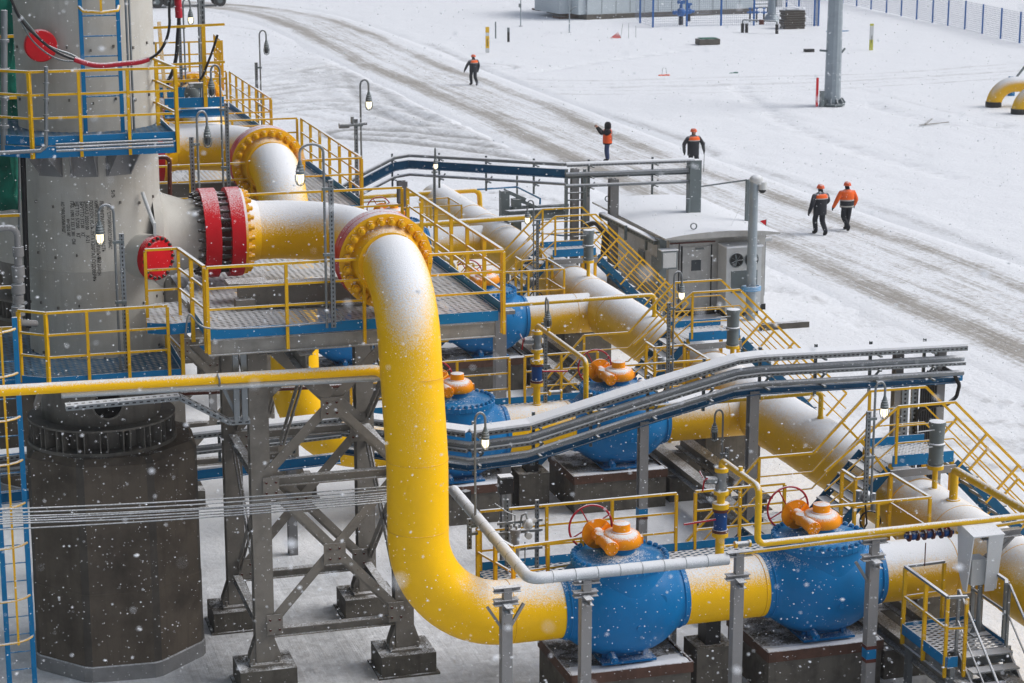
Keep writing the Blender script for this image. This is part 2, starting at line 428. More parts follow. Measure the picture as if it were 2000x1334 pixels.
# ------------------------------------------------------------------ ball valve with gearbox
def make_valve(label):
    root = thing('ball_valve', label, 'valve', (0, 0, 0), 'blue pipeline ball valves with orange gearboxes')
    b = MB(); b.lathe((0, 0, 0), (1, 0, 0), [(-1.2, .56), (-1.2, .60), (-1.06, .62), (-.98, .66), (-.88, .74), (-.70, .86), (-.50, .945), (-.25, .99), (0, 1.0), (.25, .99), (.50, .945), (.70, .86), (.88, .74), (.98, .66), (1.06, .62), (1.2, .60), (1.2, .56)], 48)
    b.build('body', 'blue', root)
    b = MB(); b.torus((-1.10, 0, 0), (1, 0, 0), .615, .02, 40, 6); b.build('weld_ring', 'blue', root); b = MB(); b.torus((1.10, 0, 0), (1, 0, 0), .615, .02, 40, 6); b.build('weld_ring', 'blue', root)
    b = MB(); b.lathe((0, 0, 0), (0, 0, 1), [(0, .99), (.2, .965), (.42, .92), (.60, .885), (.75, .875), (.76, .90), (.86, .91), (.87, .86)], 48); b.build('bonnet', 'blue', root)
    b = MB(); b.lathe((0, 0, .866), (0, 0, 1), [(0, .84), (.015, .80), (.02, .3), (.2, .27), (.2, .02)], 48); b.build('cover_plate', 'bluetop', root)
    nb = MB(); nb.cyl((0, 0, -.11), (0, 0, .05), .052, n=8); nb.cyl((0, 0, .05), (0, 0, .065), .03, n=8); me = nb.mesh('bonnet_bolt', 'bluetop')
    for i in range(36):
        a = 2*PI*i/36; inst(me, 'bonnet_bolt', root, (.86*math.cos(a), .86*math.sin(a), .87))
    for sx, sz in ((-.55, -.1), (.5, .25), (.05, -.2), (.75, -.25)):
        y = -math.sqrt(max(.1, (1.0-.12*abs(sx)*2)**2-sz**2))*.985
        MB().cyl((sx, y+.12, sz), (sx, y-.05, sz), .11 if sz > 0 else .05, n=14).build('boss', 'blue', root)
    b = MB(); b.cyl((-.35, -.62, -.80), (-.35, -.80, -.86), .07, n=12); b.cyl((-.35, -.80, -.86), (-.35, -.83, -.865), .03, n=10); b.build('drain_plug', 'blue', root)
    b = MB(); b.box((0, 0, -.98), (1.05, 1.25, .05)); b.box((0, .35, -.85), (.9, .05, .3)); b.box((0, -.35, -.85), (.9, .05, .3)); b.box((-.35, 0, -.9), (.05, .9, .2)); b.box((.35, 0, -.9), (.05, .9, .2)); b.build('foot_plate', 'blue', root)
    # gearbox
    z = 1.06
    g = MB(); g.lathe((.02, 0, z), (0, 0, 1), [(0, .30), (.02, .36), (.05, .385), (.16, .385), (.24, .34), (.28, .28), (.28, .02)], 28)
    g.lathe((.02, -.02, z+.27), (0, 0, 1), [(0, .20), (.02, .20), (.03, .165), (.17, .16), (.175, .15), (.175, .01)], 20)
    g.lathe((-.27, .12, z+.13), (0, 0, 1), [(-.1, .16), (.1, .16), (.12, .1), (.12, .01)], 18)
    g.bar((-.3, .06, z+.12), (.05, 0, z+.12), .34, .24)
    g.box((.33, -.1, z+.12), (.14, .12, .14)); gb = g.build('gearbox', 'orange', root)
    g = MB(); g.cyl((-.30, -.42, z+.10), (-.30, .40, z+.13), .125, n=18); g.torus((-.30, -.40, z+.10), (0, 1, 0), .12, .02, 18, 6)
    for k in range(6):
        a = 2*PI*k/6; g.cyl((-.30+.09*math.cos(a), -.42, z+.10+.09*math.sin(a)), (-.30+.09*math.cos(a), -.45, z+.10+.09*math.sin(a)), .016, n=6)
    g.build('worm_housing', 'orange', gb)
    g = MB(); g.cyl((-.30, .40, z+.13), (-.30, .45, z+.13), .29, n=28); g.cyl((-.30, .45, z+.13), (-.30, .62, z+.13), .09, n=12)
    for k in range(4):
        a = PI/4+PI*k/2; g.bar((-.30+.08*math.cos(a), .36, z+.13+.08*math.sin(a)), (-.30+.27*math.cos(a), .395, z+.13+.27*math.sin(a)), .02, .06)
    g.build('input_flange', 'orange', gb)
    w = MB(); c = Vector((-.30, .80, z+.14)); w.torus(c, (0, 1, 0), .42, .021, 44, 8)
    for k in range(4):
        a = .5+PI*k/2; w.tube([c, c+Vector((.42*math.cos(a), 0, .42*math.sin(a)))], .014, 6)
    w.cyl(c-Vector((0, .2, 0)), c+Vector((0, .04, 0)), .05, n=12); w.build('handwheel', 'wheel', root)
    return root
VALVE = None
def place_valve(x, k, label):
    global VALVE
    if VALVE is None: VALVE = make_valve(label); o = VALVE
    else: o = copy_tree(VALVE); o['label'] = label
    o.location = (x, YR(k), ZP); return o

# ------------------------------------------------------------------ one vessel outlet, support tower, valve row
def riser(k, label):
    yo = PITCHY*k; y = Y1+yo; yf = y+1.5; yn = 40.16+yo; X = 8.68; ZT = 8.3
    if k: yf = 36.55+11.8*k; 
    root = thing('riser_pipe', label, 'pipe', (X, y, 0), 'yellow pipes dropping from the vessels to the valve rows')
    # bend from the vessel nozzle round to the first flange pair
    pts = fil([(6.50, yn, ZT), (8.5, yn, ZT), (8.5, yf+.28, ZT)], 1.72, 12); MB().tube(pts, RP, 40).build('inlet_bend', 'yellow_riser', root)
    b = MB(); b.cyl((6.20, yn, ZT), (6.46, yn, ZT), .86, .86, n=56); b.build('inlet_flange', 'red', root)
    b = MB(); b.lathe((6.46, yn, ZT), (1, 0, 0), [(0, .83), (.05, .83), (.06, .66), (.34, RP+.01)], 40); b.build('weld_neck', 'yellow_riser', root)
    bolts(NUTY, 'nut', root, (6.50, yn, ZT), (1, 0, 0), .745, 24)
    b = MB(); b.lathe((8.5, yf+.44, ZT), (0, -1, 0), [(0, .6), (0, .86), (.23, .86), (.235, .84), (.25, .84), (.255, .86), (.50, .86)], 64); b.build('ring_flange', 'red_snowy', root)
    b = MB(); b.lathe((8.5, yf-.06, ZT), (0, -1, 0), [(0, .86), (.015, .858), (.02, .85), (.03, .655), (.10, .62), (.3, RP+.01)], 56); b.build('flange_face', 'yellow_bolt', root)
    bolts(NUTY, 'nut', root, (8.5, yf-.09, ZT), (0, -1, 0), .735, 24, .5)
    # flange - elbow down - riser - elbow out to the row
    z1 = ZT-1.5
    pts = [(8.5, yf-.1, ZT)]+arc((8.55, y, ZT), (8.52, yf+6, ZT), (X, y, 0), 1.5-.12, 14)+[(X, y, 5), (X, y, 4.95)]+arc((X, y, ZP), (X, y, 8), (14, y, ZP), 1.62, 18)+[(11.1, y, ZP), (11.34, y, ZP)]
    j = next(i for i, p in enumerate(pts) if Vector(p).z < 4.96); lo_ = pts[j:]; nn = len(lo_); MB().tube(pts[:j+1], RP-.015, 56).build('riser_bend', 'yellow_riser', root); MB().tube(lo_, [RP-.015+.035*max(0, min(1, (i-nn+20)/12)) for i in range(nn)], 56).build('lower_bend', 'yellow', root)
    for zz in (6.55, 5.0, 3.72): MB().torus((X, y, zz), (0, 0, 1), RP-.015, .007, 48, 5).build('weld_seam', 'yellow_bolt', root)
    MB().torus((10.35, y, ZP), (1, 0, 0), RP+.02, .007, 48, 5).build('weld_seam', 'yellow_bolt', root)
    return root

def vessel(k, label, detail=True):
    yn = 40.16+PITCHY*k; x = 3.69; RV = 1.27
    root = thing('separator_vessel', label, 'vessel', (x, yn, 3.95), 'tall pressure vessels')
    b = MB(); b.lathe((x, yn, 4.9), (0, 0, 1), [(.9, RV), (3.0, RV), (3.01, RV+.004), (3.02, RV), (5.2, RV), (5.21, RV+.004), (5.22, RV), (10.6, RV), (11.0, 1.15), (11.3, .8), (11.45, .3), (11.47, .02)], 64); b.build('shell', 'shell', root)
    b = MB(); b.lathe((x, yn, 3.95), (0, 0, 1), [(1.0, 1.13), (1.5, 1.15), (1.86, RV)], 64, caps=False); b.build('skirt', 'skirt', root)
    b = MB(); b.cyl((x, yn, 4.40), (x, yn, 4.47), 1.42, n=64); b.cyl((x, yn, 4.87), (x, yn, 4.91), 1.40, n=64); b.cyl((x, yn, 4.45), (x, yn, 5.0), 1.12, n=64); b.build('base_ring', 'skirt', root)
    g = MB(); g.box((1.26, 0, .2), (.26, .022, .40)); me = g.mesh('gusset', 'skirt')
    for i in range(40): 
        a = 2*PI*i/40+(.03 if i % 2 else -.03); inst(me, 'gusset', root, (x, yn, 4.47), (0, 0, a))
    # nozzle cone with studded flange
    b = MB(); b.lathe((x+1.05, yn, 8.3), (1, 0, 0), [(0, 1.05), (.16, 1.0), (.24, .84), (.30, .80), (.70, .66), (.82, .68), (1.0, .60), (1.05, .63), (1.20, .76), (1.24, .78)], 48, caps=False); b.build('nozzle', 'shell', root)
    b = MB(); b.lathe((5.88, yn, 8.3), (1, 0, 0), [(-.18, .79), (-.18, .86), (.12, .86), (.12, .6)], 56, caps=False); fl = b.build('nozzle_flange', 'red', root)
    b = MB(); b.cyl((5.98, yn, 8.3), (6.22, yn, 8.3), .64, n=40); b.build('spacer', 'maroon', root)
    bolts(STUD, 'stud', root, (5.95, yn, 8.3), (1, 0, 0), .745, 26); bolts(NUTS, 'nut', root, (5.70, yn, 8.3), (-1, 0, 0), .765, 26)
    if not detail: return root
    # manways (dished red covers with bolts)
    d = Vector((.62, -.80, 0)).normalized(); c = Vector((x, yn, 8.12))+d*1.15
    b = MB(); b.lathe(c, d, [(0, .42), (.42, .42)], 32, 0, caps=False); b.build('branch', 'shell', root)
    b = MB(); b.lathe(c, d, [(.40, .38), (.40, .41), (.54, .41), (.54, .33), (.56, .31), (.58, .02)], 36); mw = b.build('manway_cover', 'red', root)
    bolts(NUTM, 'nut', root, c+d*.54, d, .37, 20); bolts(NUTM, 'nut', root, c+d*.40, -d, .38, 20)
    b = MB(); b.bar(c+d*.48+Vector((0, 0, .42)), c+d*.48+Vector((0, 0, .66)), .05, .08); b.tube([c+d*.48+Vector((0, 0, .6)), c+d*.2+Vector((.0, 0, 1.2))], .035, 8); b.build('davit_arm', 'pale', root)
    d = Vector((-.55, -.83, 0)).normalized(); c = at(82, 92, Y=38.6); c = Vector((c.x, 38.85, c.z)); d = Vector((.05, -1, 0)).normalized()
    b = MB(); b.lathe(c-d*.0, -d, [(0, .29), (.12, .29), (.13, .2), (.5, .2)], 30); b.lathe(c, d, [(0, .29), (.03, .27), (.05, .02)], 30); b.build('blind_flange', 'red', root)
    # brackets under the upper platform
    for ang in (-2.25, -1.75, -1.25):
        dv = Vector((math.cos(ang), math.sin(ang), 0)); sd = Vector((-dv.y, dv.x, 0)); b = MB()
        o = Vector((x, yn, 0))+dv*(RV+.01); top = 10.30
        for s in (-1, 1):
            q = sd*(.22*s)
            b.add([o+q+Vector((0, 0, top)), o+q+dv*.62+Vector((0, 0, top)), o+q+Vector((0, 0, top-.62)), o+q+sd*.02+Vector((0, 0, top)), o+q+sd*.02+dv*.62+Vector((0, 0, top)), o+q+sd*.02+Vector((0, 0, top-.62))], [(0, 1, 2), (5, 4, 3), (0, 3, 4, 1), (1, 4, 5, 2), (2, 5, 3, 0)])
        b.bar(o+Vector((0, 0, top-.62)), o+Vector((0, 0, top)), .5, .02, 0, dv); b.build('bracket', 'grey', root)
    # access hole in the skirt
    d = Vector((.10, -1, 0)).normalized(); c = Vector((x, yn, 5.25))+d*(1.15-.03); c = Vector((3.70, yn-1.165, 5.36)); d = Vector((0, -1, 0))
    b = MB(); b.lathe(c, d, [(0, .30), (.05, .30), (.05, .265), (.0, .265)], 36, caps=False); b.build('access_hole_rim', 'skirt', root)
    MB().cyl(c, c+d*.02, .265, n=36).build('access_hole', 'black', root)
    # small welded clips dotted over the coating
    b = MB()
    for zz in np.arange(6.3, 15.5, .95):
        for a in np.arange(-2.9, -.2, .33):
            r = RV+.012; b.box((x+r*math.cos(a), yn+r*math.sin(a), zz+.03*math.sin(a*9)), (.03, .03, .05), 0, a)
    b.build('insulation_clips', 'skirt', root)
    # stencilled text, reading downwards and wrapped round the shell
    lines = [(212.7, 397, 488, 'ООО "СТРОЙПРОЕКТСЕРВИС".'), (199, 392, 492, 'ЛЕНИНГРАДСКАЯ ОБЛАСТЬ'), (189.5, 392, 538, 'КИНГИСЕППСКИЙ МУНИЦИПАЛЬНЫЙ РАЙОН'), (180, 392, 550, 'ПОСЕЛОК УСТЬ-ЛУГА КВАРТАЛ СУДОВЕРФЬ'), (169, 393, 474, 'ЗАКАЗ 2020100     К-21'), (160, 394, 463, 'БРУТТО: 57230    КГ'), (151, 394, 465, 'НЕТТО: 57200    КГ'), (142, 393, 477, 'ГАБ. 1090 Х 333 Х 381  СМ'), (134, 427, 462, 'V=120.0 М³'), (124, 394, 456, 'АО "УРАЛХИММАШ".'), (220, 371, 386, '5/5')]
    b = MB()
    for px, ya, yb, s in lines:
        cu = bpy.data.curves.new('t', 'FONT'); cu.body = s; cu.size = 1.; cu.resolution_u = 2; cu.offset = .010; to = bpy.data.objects.new('t', cu); COL.objects.link(to)
        dg = bpy.context.evaluated_depsgraph_get(); me = bpy.data.meshes.new_from_object(to.evaluated_get(dg))
        xs = [v.co.x for v in me.vertices]; L = max(xs)-min(xs)
        xw = at(px, (ya+yb)/2, Y=yn-RV*.9).x; a0 = math.asin(max(-1, min(1, (xw-x)/RV)))
        za = at(px, ya, Y=yn-RV*math.cos(a0)).z; zb = at(px, yb, Y=yn-RV*math.cos(a0)).z; hs = .066
        vs = []
        for v in me.vertices:
            z = za+(zb-za)*(v.co.x-min(xs))/L; a = a0+(v.co.y-.35)*hs/.72/RV; r = RV+.006
            vs.append((x+r*math.sin(a), yn-r*math.cos(a), z))
        b.add(vs, [tuple(reversed(p.vertices)) for p in me.polygons]); bpy.data.objects.remove(to); bpy.data.curves.remove(cu); bpy.data.meshes.remove(me)
    b.build('stencilled_lettering', 'text', root)
    return root

def pedestal(k, label):
    yn = 40.16+PITCHY*k; x = 3.84; n = 8; rr = 1.72; ch = .045
    def ring(r, z):
        out = []
        for i in range(n):
            for s_ in (-ch, ch): a = 2*PI*(i+.42)/n+s_; out.append((x+r*math.cos(a), yn+r*math.sin(a), z))
        return out
    lv = [(rr+.02, -.4), (rr+.02, .30), (rr-.01, .32), (rr-.01, 1.75), (rr-.02, 1.77), (rr-.02, 4.27), (rr-.12, 4.40)]
    root = thing('vessel_pedestal', label, 'foundation', (x, yn, 0), 'octagonal concrete pedestals under the vessels')
    def seg(a, c, nm, m1, m2, cap=False):
        b = MB(); q = [ring(*l) for l in lv[a:c+1]]; N2 = 2*n
        for j in range(len(q)-1):
            for i in range(N2): b.add([q[j][i], q[j][(i+1) % N2], q[j+1][(i+1) % N2], q[j+1][i]], [(0, 1, 2, 3)], 0 if i % 2 else 1)
        if cap: b.add(q[-1], [tuple(range(N2))], 0)
        b.build(nm, [m1, m2], root)
    seg(0, 2, 'footing', 'footing', 'footing'); seg(2, 6, 'shaft', 'pedestal', 'pedestal_edge', True)
    return root

TX = (6.29, 9.0); TY = (37.62, 40.85)
def tower(k, label, rowlabel):
    yo = PITCHY*k; root = thing('support_tower', label, 'steel frame', (7.5, 39.2+yo, .45), 'braced steel towers under the platforms')
    zt = 6.72
    for xx in TX:
        for yy in TY:
            y = yy+yo; b = MB(); b.bar((xx-.0, y-.14, .5), (xx, y-.14, zt), .36, .025, 0, (0, 1, 0)); b.bar((xx, y+.14, .5), (xx, y+.14, zt), .36, .025, 0, (0, 1, 0)); b.bar((xx, y, .5), (xx, y, zt), .02, .28, 0, (0, 1, 0)); c_ = b.build('column', 'brown', root)
            b = MB(); b.box((xx, y, .475), (.62, .55, .04))
            for s in (-1, 1):
                for q in (-.12, .12):
                    b.add([(xx+s*.18, y+q, .5), (xx+s*.30, y+q, .5), (xx+s*.30, y+q, .6), (xx+s*.18, y+q, .95), (xx+s*.18, y+q+.02, .5), (xx+s*.30, y+q+.02, .5), (xx+s*.30, y+q+.02, .6), (xx+s*.18, y+q+.02, .95)], [(0, 1, 2, 3), (7, 6, 5, 4), (0, 4, 5, 1), (1, 5, 6, 2), (2, 6, 7, 3), (3, 7, 4, 0)])
            for s in (-1, 1):
                for q in (-.2, .2): b.cyl((xx+s*.24, y+q, .49), (xx+s*.24, y+q, .60), .025, n=6)
            b.build('base_plate', 'brown', root)
            f = MB(); f.box((xx, y, .2), (1.08, .92, .50)); f.box((xx, y, -.1), (1.2, 1.04, .3)); o = f.build('column_footing', 'concrete', None, (xx, y, 0))
            tag(o, f'grey concrete footing under the {"front" if yy < 39 else "rear"} {"left" if xx < 7 else "right"} column of the {rowlabel} tower', 'foundation', 'concrete footings of the tower columns')
    def brace(a, b_):
        m = MB(); A, B = Vector(a), Vector(b_); s, u = frame(B-A, (0, 1, 0) if abs(A.y-B.y) < .1 else (1, 0, 0))
        m.bar(A+s*.075, B+s*.075, .15, .018, 0, u); m.bar(A-s*.0+u*.05, B+u*.05, .02, .10, 0, s)
        m.build('brace', 'brown', root)
    for y in (TY[0]-.16, TY[1]-.16):
        y += yo; xa, xb = TX[0]+.18, TX[1]-.18
        brace((xa, y, 1.25), (xb, y, 3.85)); brace((xa, y-.03, 3.85), (xb, y-.03, 1.25)); brace((xa, y, 4.2), (xb, y, 6.6)); brace((xa, y-.03, 6.6), (xb, y-.03, 4.2))
        for z in (1.05, 4.02, 6.62): MB().ibeam((xa, y+.1, z), (xb, y+.1, z), .16, .17, .018).build('cross_beam', 'brown', root)
        for zz, xx, ww in ((2.55, (xa+xb)/2, .42), (5.4, (xa+xb)/2, .42), (1.25, xa, .3), (1.25, xb, .3), (3.95, xa, .3), (3.95, xb, .3)):
            m = MB(); m.box((xx, y-.045, zz), (ww, .014, .40))
            for dz in (-.1, .1):
                for dx in (-.09, .09): m.cyl((xx+dx, y-.05, zz+dz), (xx+dx, y-.075, zz+dz), .024, n=6, m=1)
            m.build('gusset_plate', ['brown', 'maroon'], root)
    for x_ in TX:
        ya, yb = TY[0]+.16+yo, TY[1]-.16+yo
        brace((x_, ya, 1.25), (x_, yb, 3.85)); brace((x_+.03, yb, 1.25), (x_+.03, ya, 3.85)); brace((x_, ya, 4.2), (x_, yb, 6.5)); brace((x_+.03, yb, 4.2), (x_+.03, ya, 6.5))
        for z in (1.05, 4.02): MB().ibeam((x_, ya, z), (x_, yb, z), .16, .17, .018).build('cross_beam', 'brown', root)
        MB().ibeam((x_, 36.5+yo, 6.84), (x_, 43.4+yo, 6.84), .24, .26, .02).build('head_beam', 'brown', root)
    MB().ibeam((7.0, 36.45+yo, 6.52), (7.0, 41+yo, 6.52), .24, .34, .02).build('stub_beam', 'beam', root)
    brace((6.6, 37.0+yo, 4.9), (6.95, 36.6+yo, 6.3))
    return root

def platform(k, label, which):
    yo = 11.75*k; zd = 7.27; X0, X1, YA, YB = 5.25, 10.55, 36.42, 43.6
    root = thing('access_platform', label, 'platform', (X0, YA+yo, zd), 'grating platforms beside the vessels')
    cut = [(X0, YA), (X1, YA), (X1, YB), (X0, YB)]
    MB().plate([(a, b+yo, zd) for a, b in cut], .004).build('grating_deck', 'grating', root)
    b = MB()
    for x in np.arange(X0+.5, X1, .66): b.bar((x, YA+yo, zd-.06), (x, YB+yo, zd-.06), .03, .1)
    for y in (38.9, 41.2): b.bar((X0, y+yo, zd-.09), (X1, y+yo, zd-.09), .08, .16)
    b.build('joists', 'brown', root)
    MB().ibeam((X0, YA+.02+yo, zd-.34), (X1-.05, YA+.02+yo, zd-.34), .16, .28, .02).build('edge_beam', 'beam', root)
    for p, q in (((X0, YA-.07), (X1, YA-.07)), ((X1+.02, YA), (X1+.02, YB)), ((X0-.02, YA), (X0-.02, 38)), ((X0, YB), (X1, YB))):
        MB().bar((p[0], p[1]+yo, zd-.075), (q[0], q[1]+yo, zd-.075), .018, .19).build('fascia', 'steelblue', root)
    MB().bar((X1+.06, YA+yo, zd+.06), (X1+.06, YB+yo, zd+.06), .02, .2).build('toe_board', 'steelblue', root)
    MB().ibeam((X1-.1, YA+.1+yo, zd-.33), (X1-.1, YB+yo, zd-.33), .16, .26, .02).build('edge_beam', 'beam', root)
    m = MB()
    for y in (36.55,): m.chan((6.0, y+yo, 5.7), (6.0, y+yo, 6.95), .08, .05); m.chan((6.3, y+yo, 5.7), (6.3, y+yo, 6.95), .08, .05)
    g = 'yellow railings of the vessel platforms'
    xg0, xg1 = 8.05, 9.25
    def RL(lab, pts, **kw):
        r = railing(lab, [(p[0], p[1]+yo, p[2] if len(p) > 2 else zd) for p in pts], g, h=1.13, drop=.42, **kw); return r
    RL(f'yellow railing along the front edge of the {which} vessel platform, left of the flanged pipe', [(5.25, YA-.10), (xg0, YA-.10)], step=1.35)
    RL(f'short yellow railing at the front right corner of the {which} vessel platform', [(xg1, YA-.10), (X1+.1, YA-.10)], step=1.3)
    RL(f'long yellow railing running back along the right edge of the {which} vessel platform', [(X1+.1, YA), (X1+.1, YB)], step=1.2)
    RL(f'yellow railing across the rear edge of the {which} vessel platform', [(7.1, YB+.1), (X1, YB+.1)], step=1.7)
    if k < 2: RL(f'kinked yellow railing between the vessel and the {which} vessel platform', [(4.42, 38.24), (5.02, 38.24), (5.22, YA)], step=.9)
    # saddle beams under the pipe
    s = thing('pipe_saddle', f'brown steel box beam saddle on the deck of the {which} vessel platform', 'pipe support', (6.2, 38+yo, zd), 'pipe saddles on the platforms')
    b = MB(); b.ibeam((6.05, 37.9+yo, zd+.27), (8.9, 37.55+yo, zd+.27), .3, .46, .025); b.build('beam', 'brown', s)
    b = MB(); b.box((6.3, 38.5+yo, zd+.36), (.75, .5, .08)); b.box((6.3, 38.5+yo, zd+.16), (.3, .4, .32)); b.box((6.15, 37.86+yo, zd+.1), (.35, .3, .2)); b.build('bearing_block', 'brown', s)
    return root

def outlet(k, label):
    y = YR(k); root = thing('outlet_pipe', label, 'pipe', (19, y, ZP), 'yellow outlet pipes joining the header')
    MB().tube([(17.65, y, ZP), (20.15, y, ZP)], RP+.02, 48, caps=False).build('pipe', 'header', root)
    b = MB(); b.torus((19.2, y, ZP), (1, 0, 0), RP+.02, .008, 40, 5); b.build('weld_seam', 'yellow_bolt', root); return root
def spool(k, label):
    y = YR(k); root = thing('spool_pipe', label, 'pipe', (14.5, y, ZP), 'yellow spool pieces between the valves')
    MB().tube([(13.65, y, ZP), (15.35, y, ZP)], RS, 48).build('pipe', 'yellow' if k else 'yellow', root)
    b = MB(); b.torus((15.22, y, ZP), (1, 0, 0), RS, .010, 40, 5); b.build('weld_seam', 'yellow_bolt', root); return root

def plinth(x, k, label):
    y = YR(k); root = thing('valve_plinth', label, 'foundation', (x, y, 0), 'concrete plinths under the valves')
    MB().box((x, y+.1, .4), (2.3, 2.0, 1.0)).build('block', 'concrete', root)
    b = MB()
    for a, c in (((x-1.17, y-.92), (x+1.17, y-.92)), ((x-1.17, y-.92), (x-1.17, y+1.1)), ((x+1.17, y-.92), (x+1.17, y+1.1))): b.bar((a[0], a[1], .86), (c[0], c[1], .86), .035, .2)
    b.build('edge_board', 'plank', root)
    # wind-piled snow along the front edge and corners
    b = MB(); nx, ny = 22, 8; vs = []
    for j in range(ny+1):
        for i in range(nx+1):
            u = i/nx; v = j/ny; px = x-1.14+2.28*u
            wdt = .30+.38*abs(u-.42)**.8+.05*math.sin(9*u+k*2+x)
            vs.append((px, y-.90+v*wdt, .905+.05*math.sin(PI*min(1, v*1.25+.12))*(1-.25*math.sin(7*u+x)) if v < 1 else .902))
    b.add(vs, [(j*(nx+1)+i, j*(nx+1)+i+1, (j+1)*(nx+1)+i+1, (j+1)*(nx+1)+i) for j in range(ny) for i in range(nx)], 0, True)
    b.build('piled_snow', 'snow', root); return root

# small-bore bypass: stack on the spool, bends towards us, drops, then runs out to the header
def bypass(k, yf, label):
    y = YR(k); x = 14.48; root = thing('bypass_line', label, 'pipework', (x, y, ZP+.56), 'small yellow bypass lines')
    z0 = ZP+.55; r = .058
    b = MB(); b.cyl((x, y, z0), (x, y, z0+.06), .11, n=16); b.cyl((x, y, z0), (x, y, z0+.52), .085, n=16); b.build('stub', 'thin', root)
    MB().cyl((x, y, z0+.50), (x, y, z0+.58), .155, n=20).build('weld_flange', 'thin', root); b = MB(); b.cyl((x, y, z0+1.05), (x, y, z0+1.15), .155, n=20); b.cyl((x, y, z0+1.15), (x, y, z0+1.32), .075, n=14); b.cyl((x, y, z0+1.32), (x, y, z0+1.40), .14, n=20); b.build('flanged_neck', 'thin', root); MB().cyl((x, y, z0+1.76), (x, y, z0+1.84), .13, n=20).build('weld_flange', 'thin', root)
    b = MB(); b.cyl((x, y, z0+.58), (x, y, z0+.64), .15, n=20, m=1); b.cyl((x, y, z0+.64), (x, y, z0+.99), .125, n=20); b.cyl((x, y, z0+.99), (x, y, z0+1.05), .15, n=20, m=1)
    va = b.build('isolating_valve', ['ball', 'maroon'], root)
    sd = (-1 if k == 0 else 1); MB().tube([(x+sd*.12, y-.06, z0+.86), (x+sd*.75, y-.06, z0+.82)], .022, 8).build('lever', 'wheel', va)
    b = MB(); b.lathe((x, y, z0+1.40), (0, 0, 1), [(0, .10), (.05, .115), (.12, .10), (.2, .09), (.28, .115), (.36, .10)], 18); b.cyl((x-.1, y, z0+1.6), (x-.32, y, z0+1.62), .075, n=14); pv = b.build('plug_valve', 'galv', root)
    b = MB()
    for a in range(3):
        q = 2*PI*a/3+.6; b.tube([(x-.34, y, z0+1.62), (x-.34-.02, y+.22*math.cos(q), z0+1.62+.22*math.sin(q))], .016, 6)
    b.build('spoke_handle', 'wheel', pv)
    zt = z0+1.98; zr = 3.42 if k == 0 else 3.3
    pts = fil([(x, y, z0+1.84), (x, y, zt), (x, yf, zt), (x, yf, zr), (20.15 if k else 21.5, yf, zr+.04)] + ([(20.15, yf, 2.62)] if k else []), .14, 6)
    MB().tube(pts, r if k else .062, 14).build('line', 'thin', root)
    b = MB(); b.cyl((x, y-.9, zt+.05), (x, y-.9, zt+.14), .04, n=10); b.build('vent_stub', 'thin', root)
    if k: MB().lathe((20.15, yf, 2.66), (0, 0, 1), [(0, .13), (.04, .13), (.06, .08), (.12, .062)], 16).build('base_flange', 'thin', root)
    b = MB(); b.tube([(x, y, z0+.3), (x+.33, y-.0, z0+.3)], .022, 8); b.cyl((x+.3, y, z0+.3), (x+.34, y, z0+.3), .07, n=12); b.cyl((x+.58, y, z0+.3), (x+.62, y, z0+.3), .07, n=12); b.cyl((x+.34, y, z0+.3), (x+.58, y, z0+.3), .055, n=12, m=1); b.build('gauge_tap', ['thin', 'galv'], root)
    return root

def walkway(k, label):
    y = YR(k); z = 1.98; ye = y+2.2; root = thing('valve_walkway', label, 'walkway', (10.4, ye, 0), 'walkways behind the valve rows')
    X0 = 10.4; X1 = 18.3
    MB().plate([(X0, y+1.15, z), (X1, y+1.15, z), (X1, ye, z), (X0, ye, z)], .004).build('grating_deck', 'grating', root)
    MB().bar((X0, ye+.03, z-.07), (X1-.9, ye+.03, z-.07), .02, .28).build('fascia', 'steelblue', root)
    MB().bar((X0, ye-.02, z+.09), (16.9, ye-.02, z+.09), .015, .16).build('toe_board', 'steelblue', root)
    MB().bar((X0, y+1.15, z-.1), (X1, y+1.15, z-.1), .05, .16).build('front_beam', 'brown', root)
    for xx in (11.0, 14.4, 17.6): MB().bar((xx, ye-.1, 0), (xx, ye-.1, z-.05), .1, .1).build('leg', 'grey', root)
    n = ROWN[k]; g = 'yellow railings round the valve walkways'
    railing(f'long yellow railing along the back of the walkway in the {n}', [(10.45, ye, z), (14.45, ye, z)], g, h=1.19, step=1.28)
    railing(f'yellow railing with gate posts beside the small blue ball valve in the {n}', [(14.85, ye, z), (16.75, ye, z)], g, h=1.19, step=.95)
    railing(f'stepped yellow railing round the landing beside the header in the {n}', [(16.85, y+.5, z), (19.05, y+.46, z), (19.03, ye-.1, z), (18.2, ye-.2, z), (18.2, ye+.42, z)], g, h=1.22, step=1.1, mids=1)
    return root

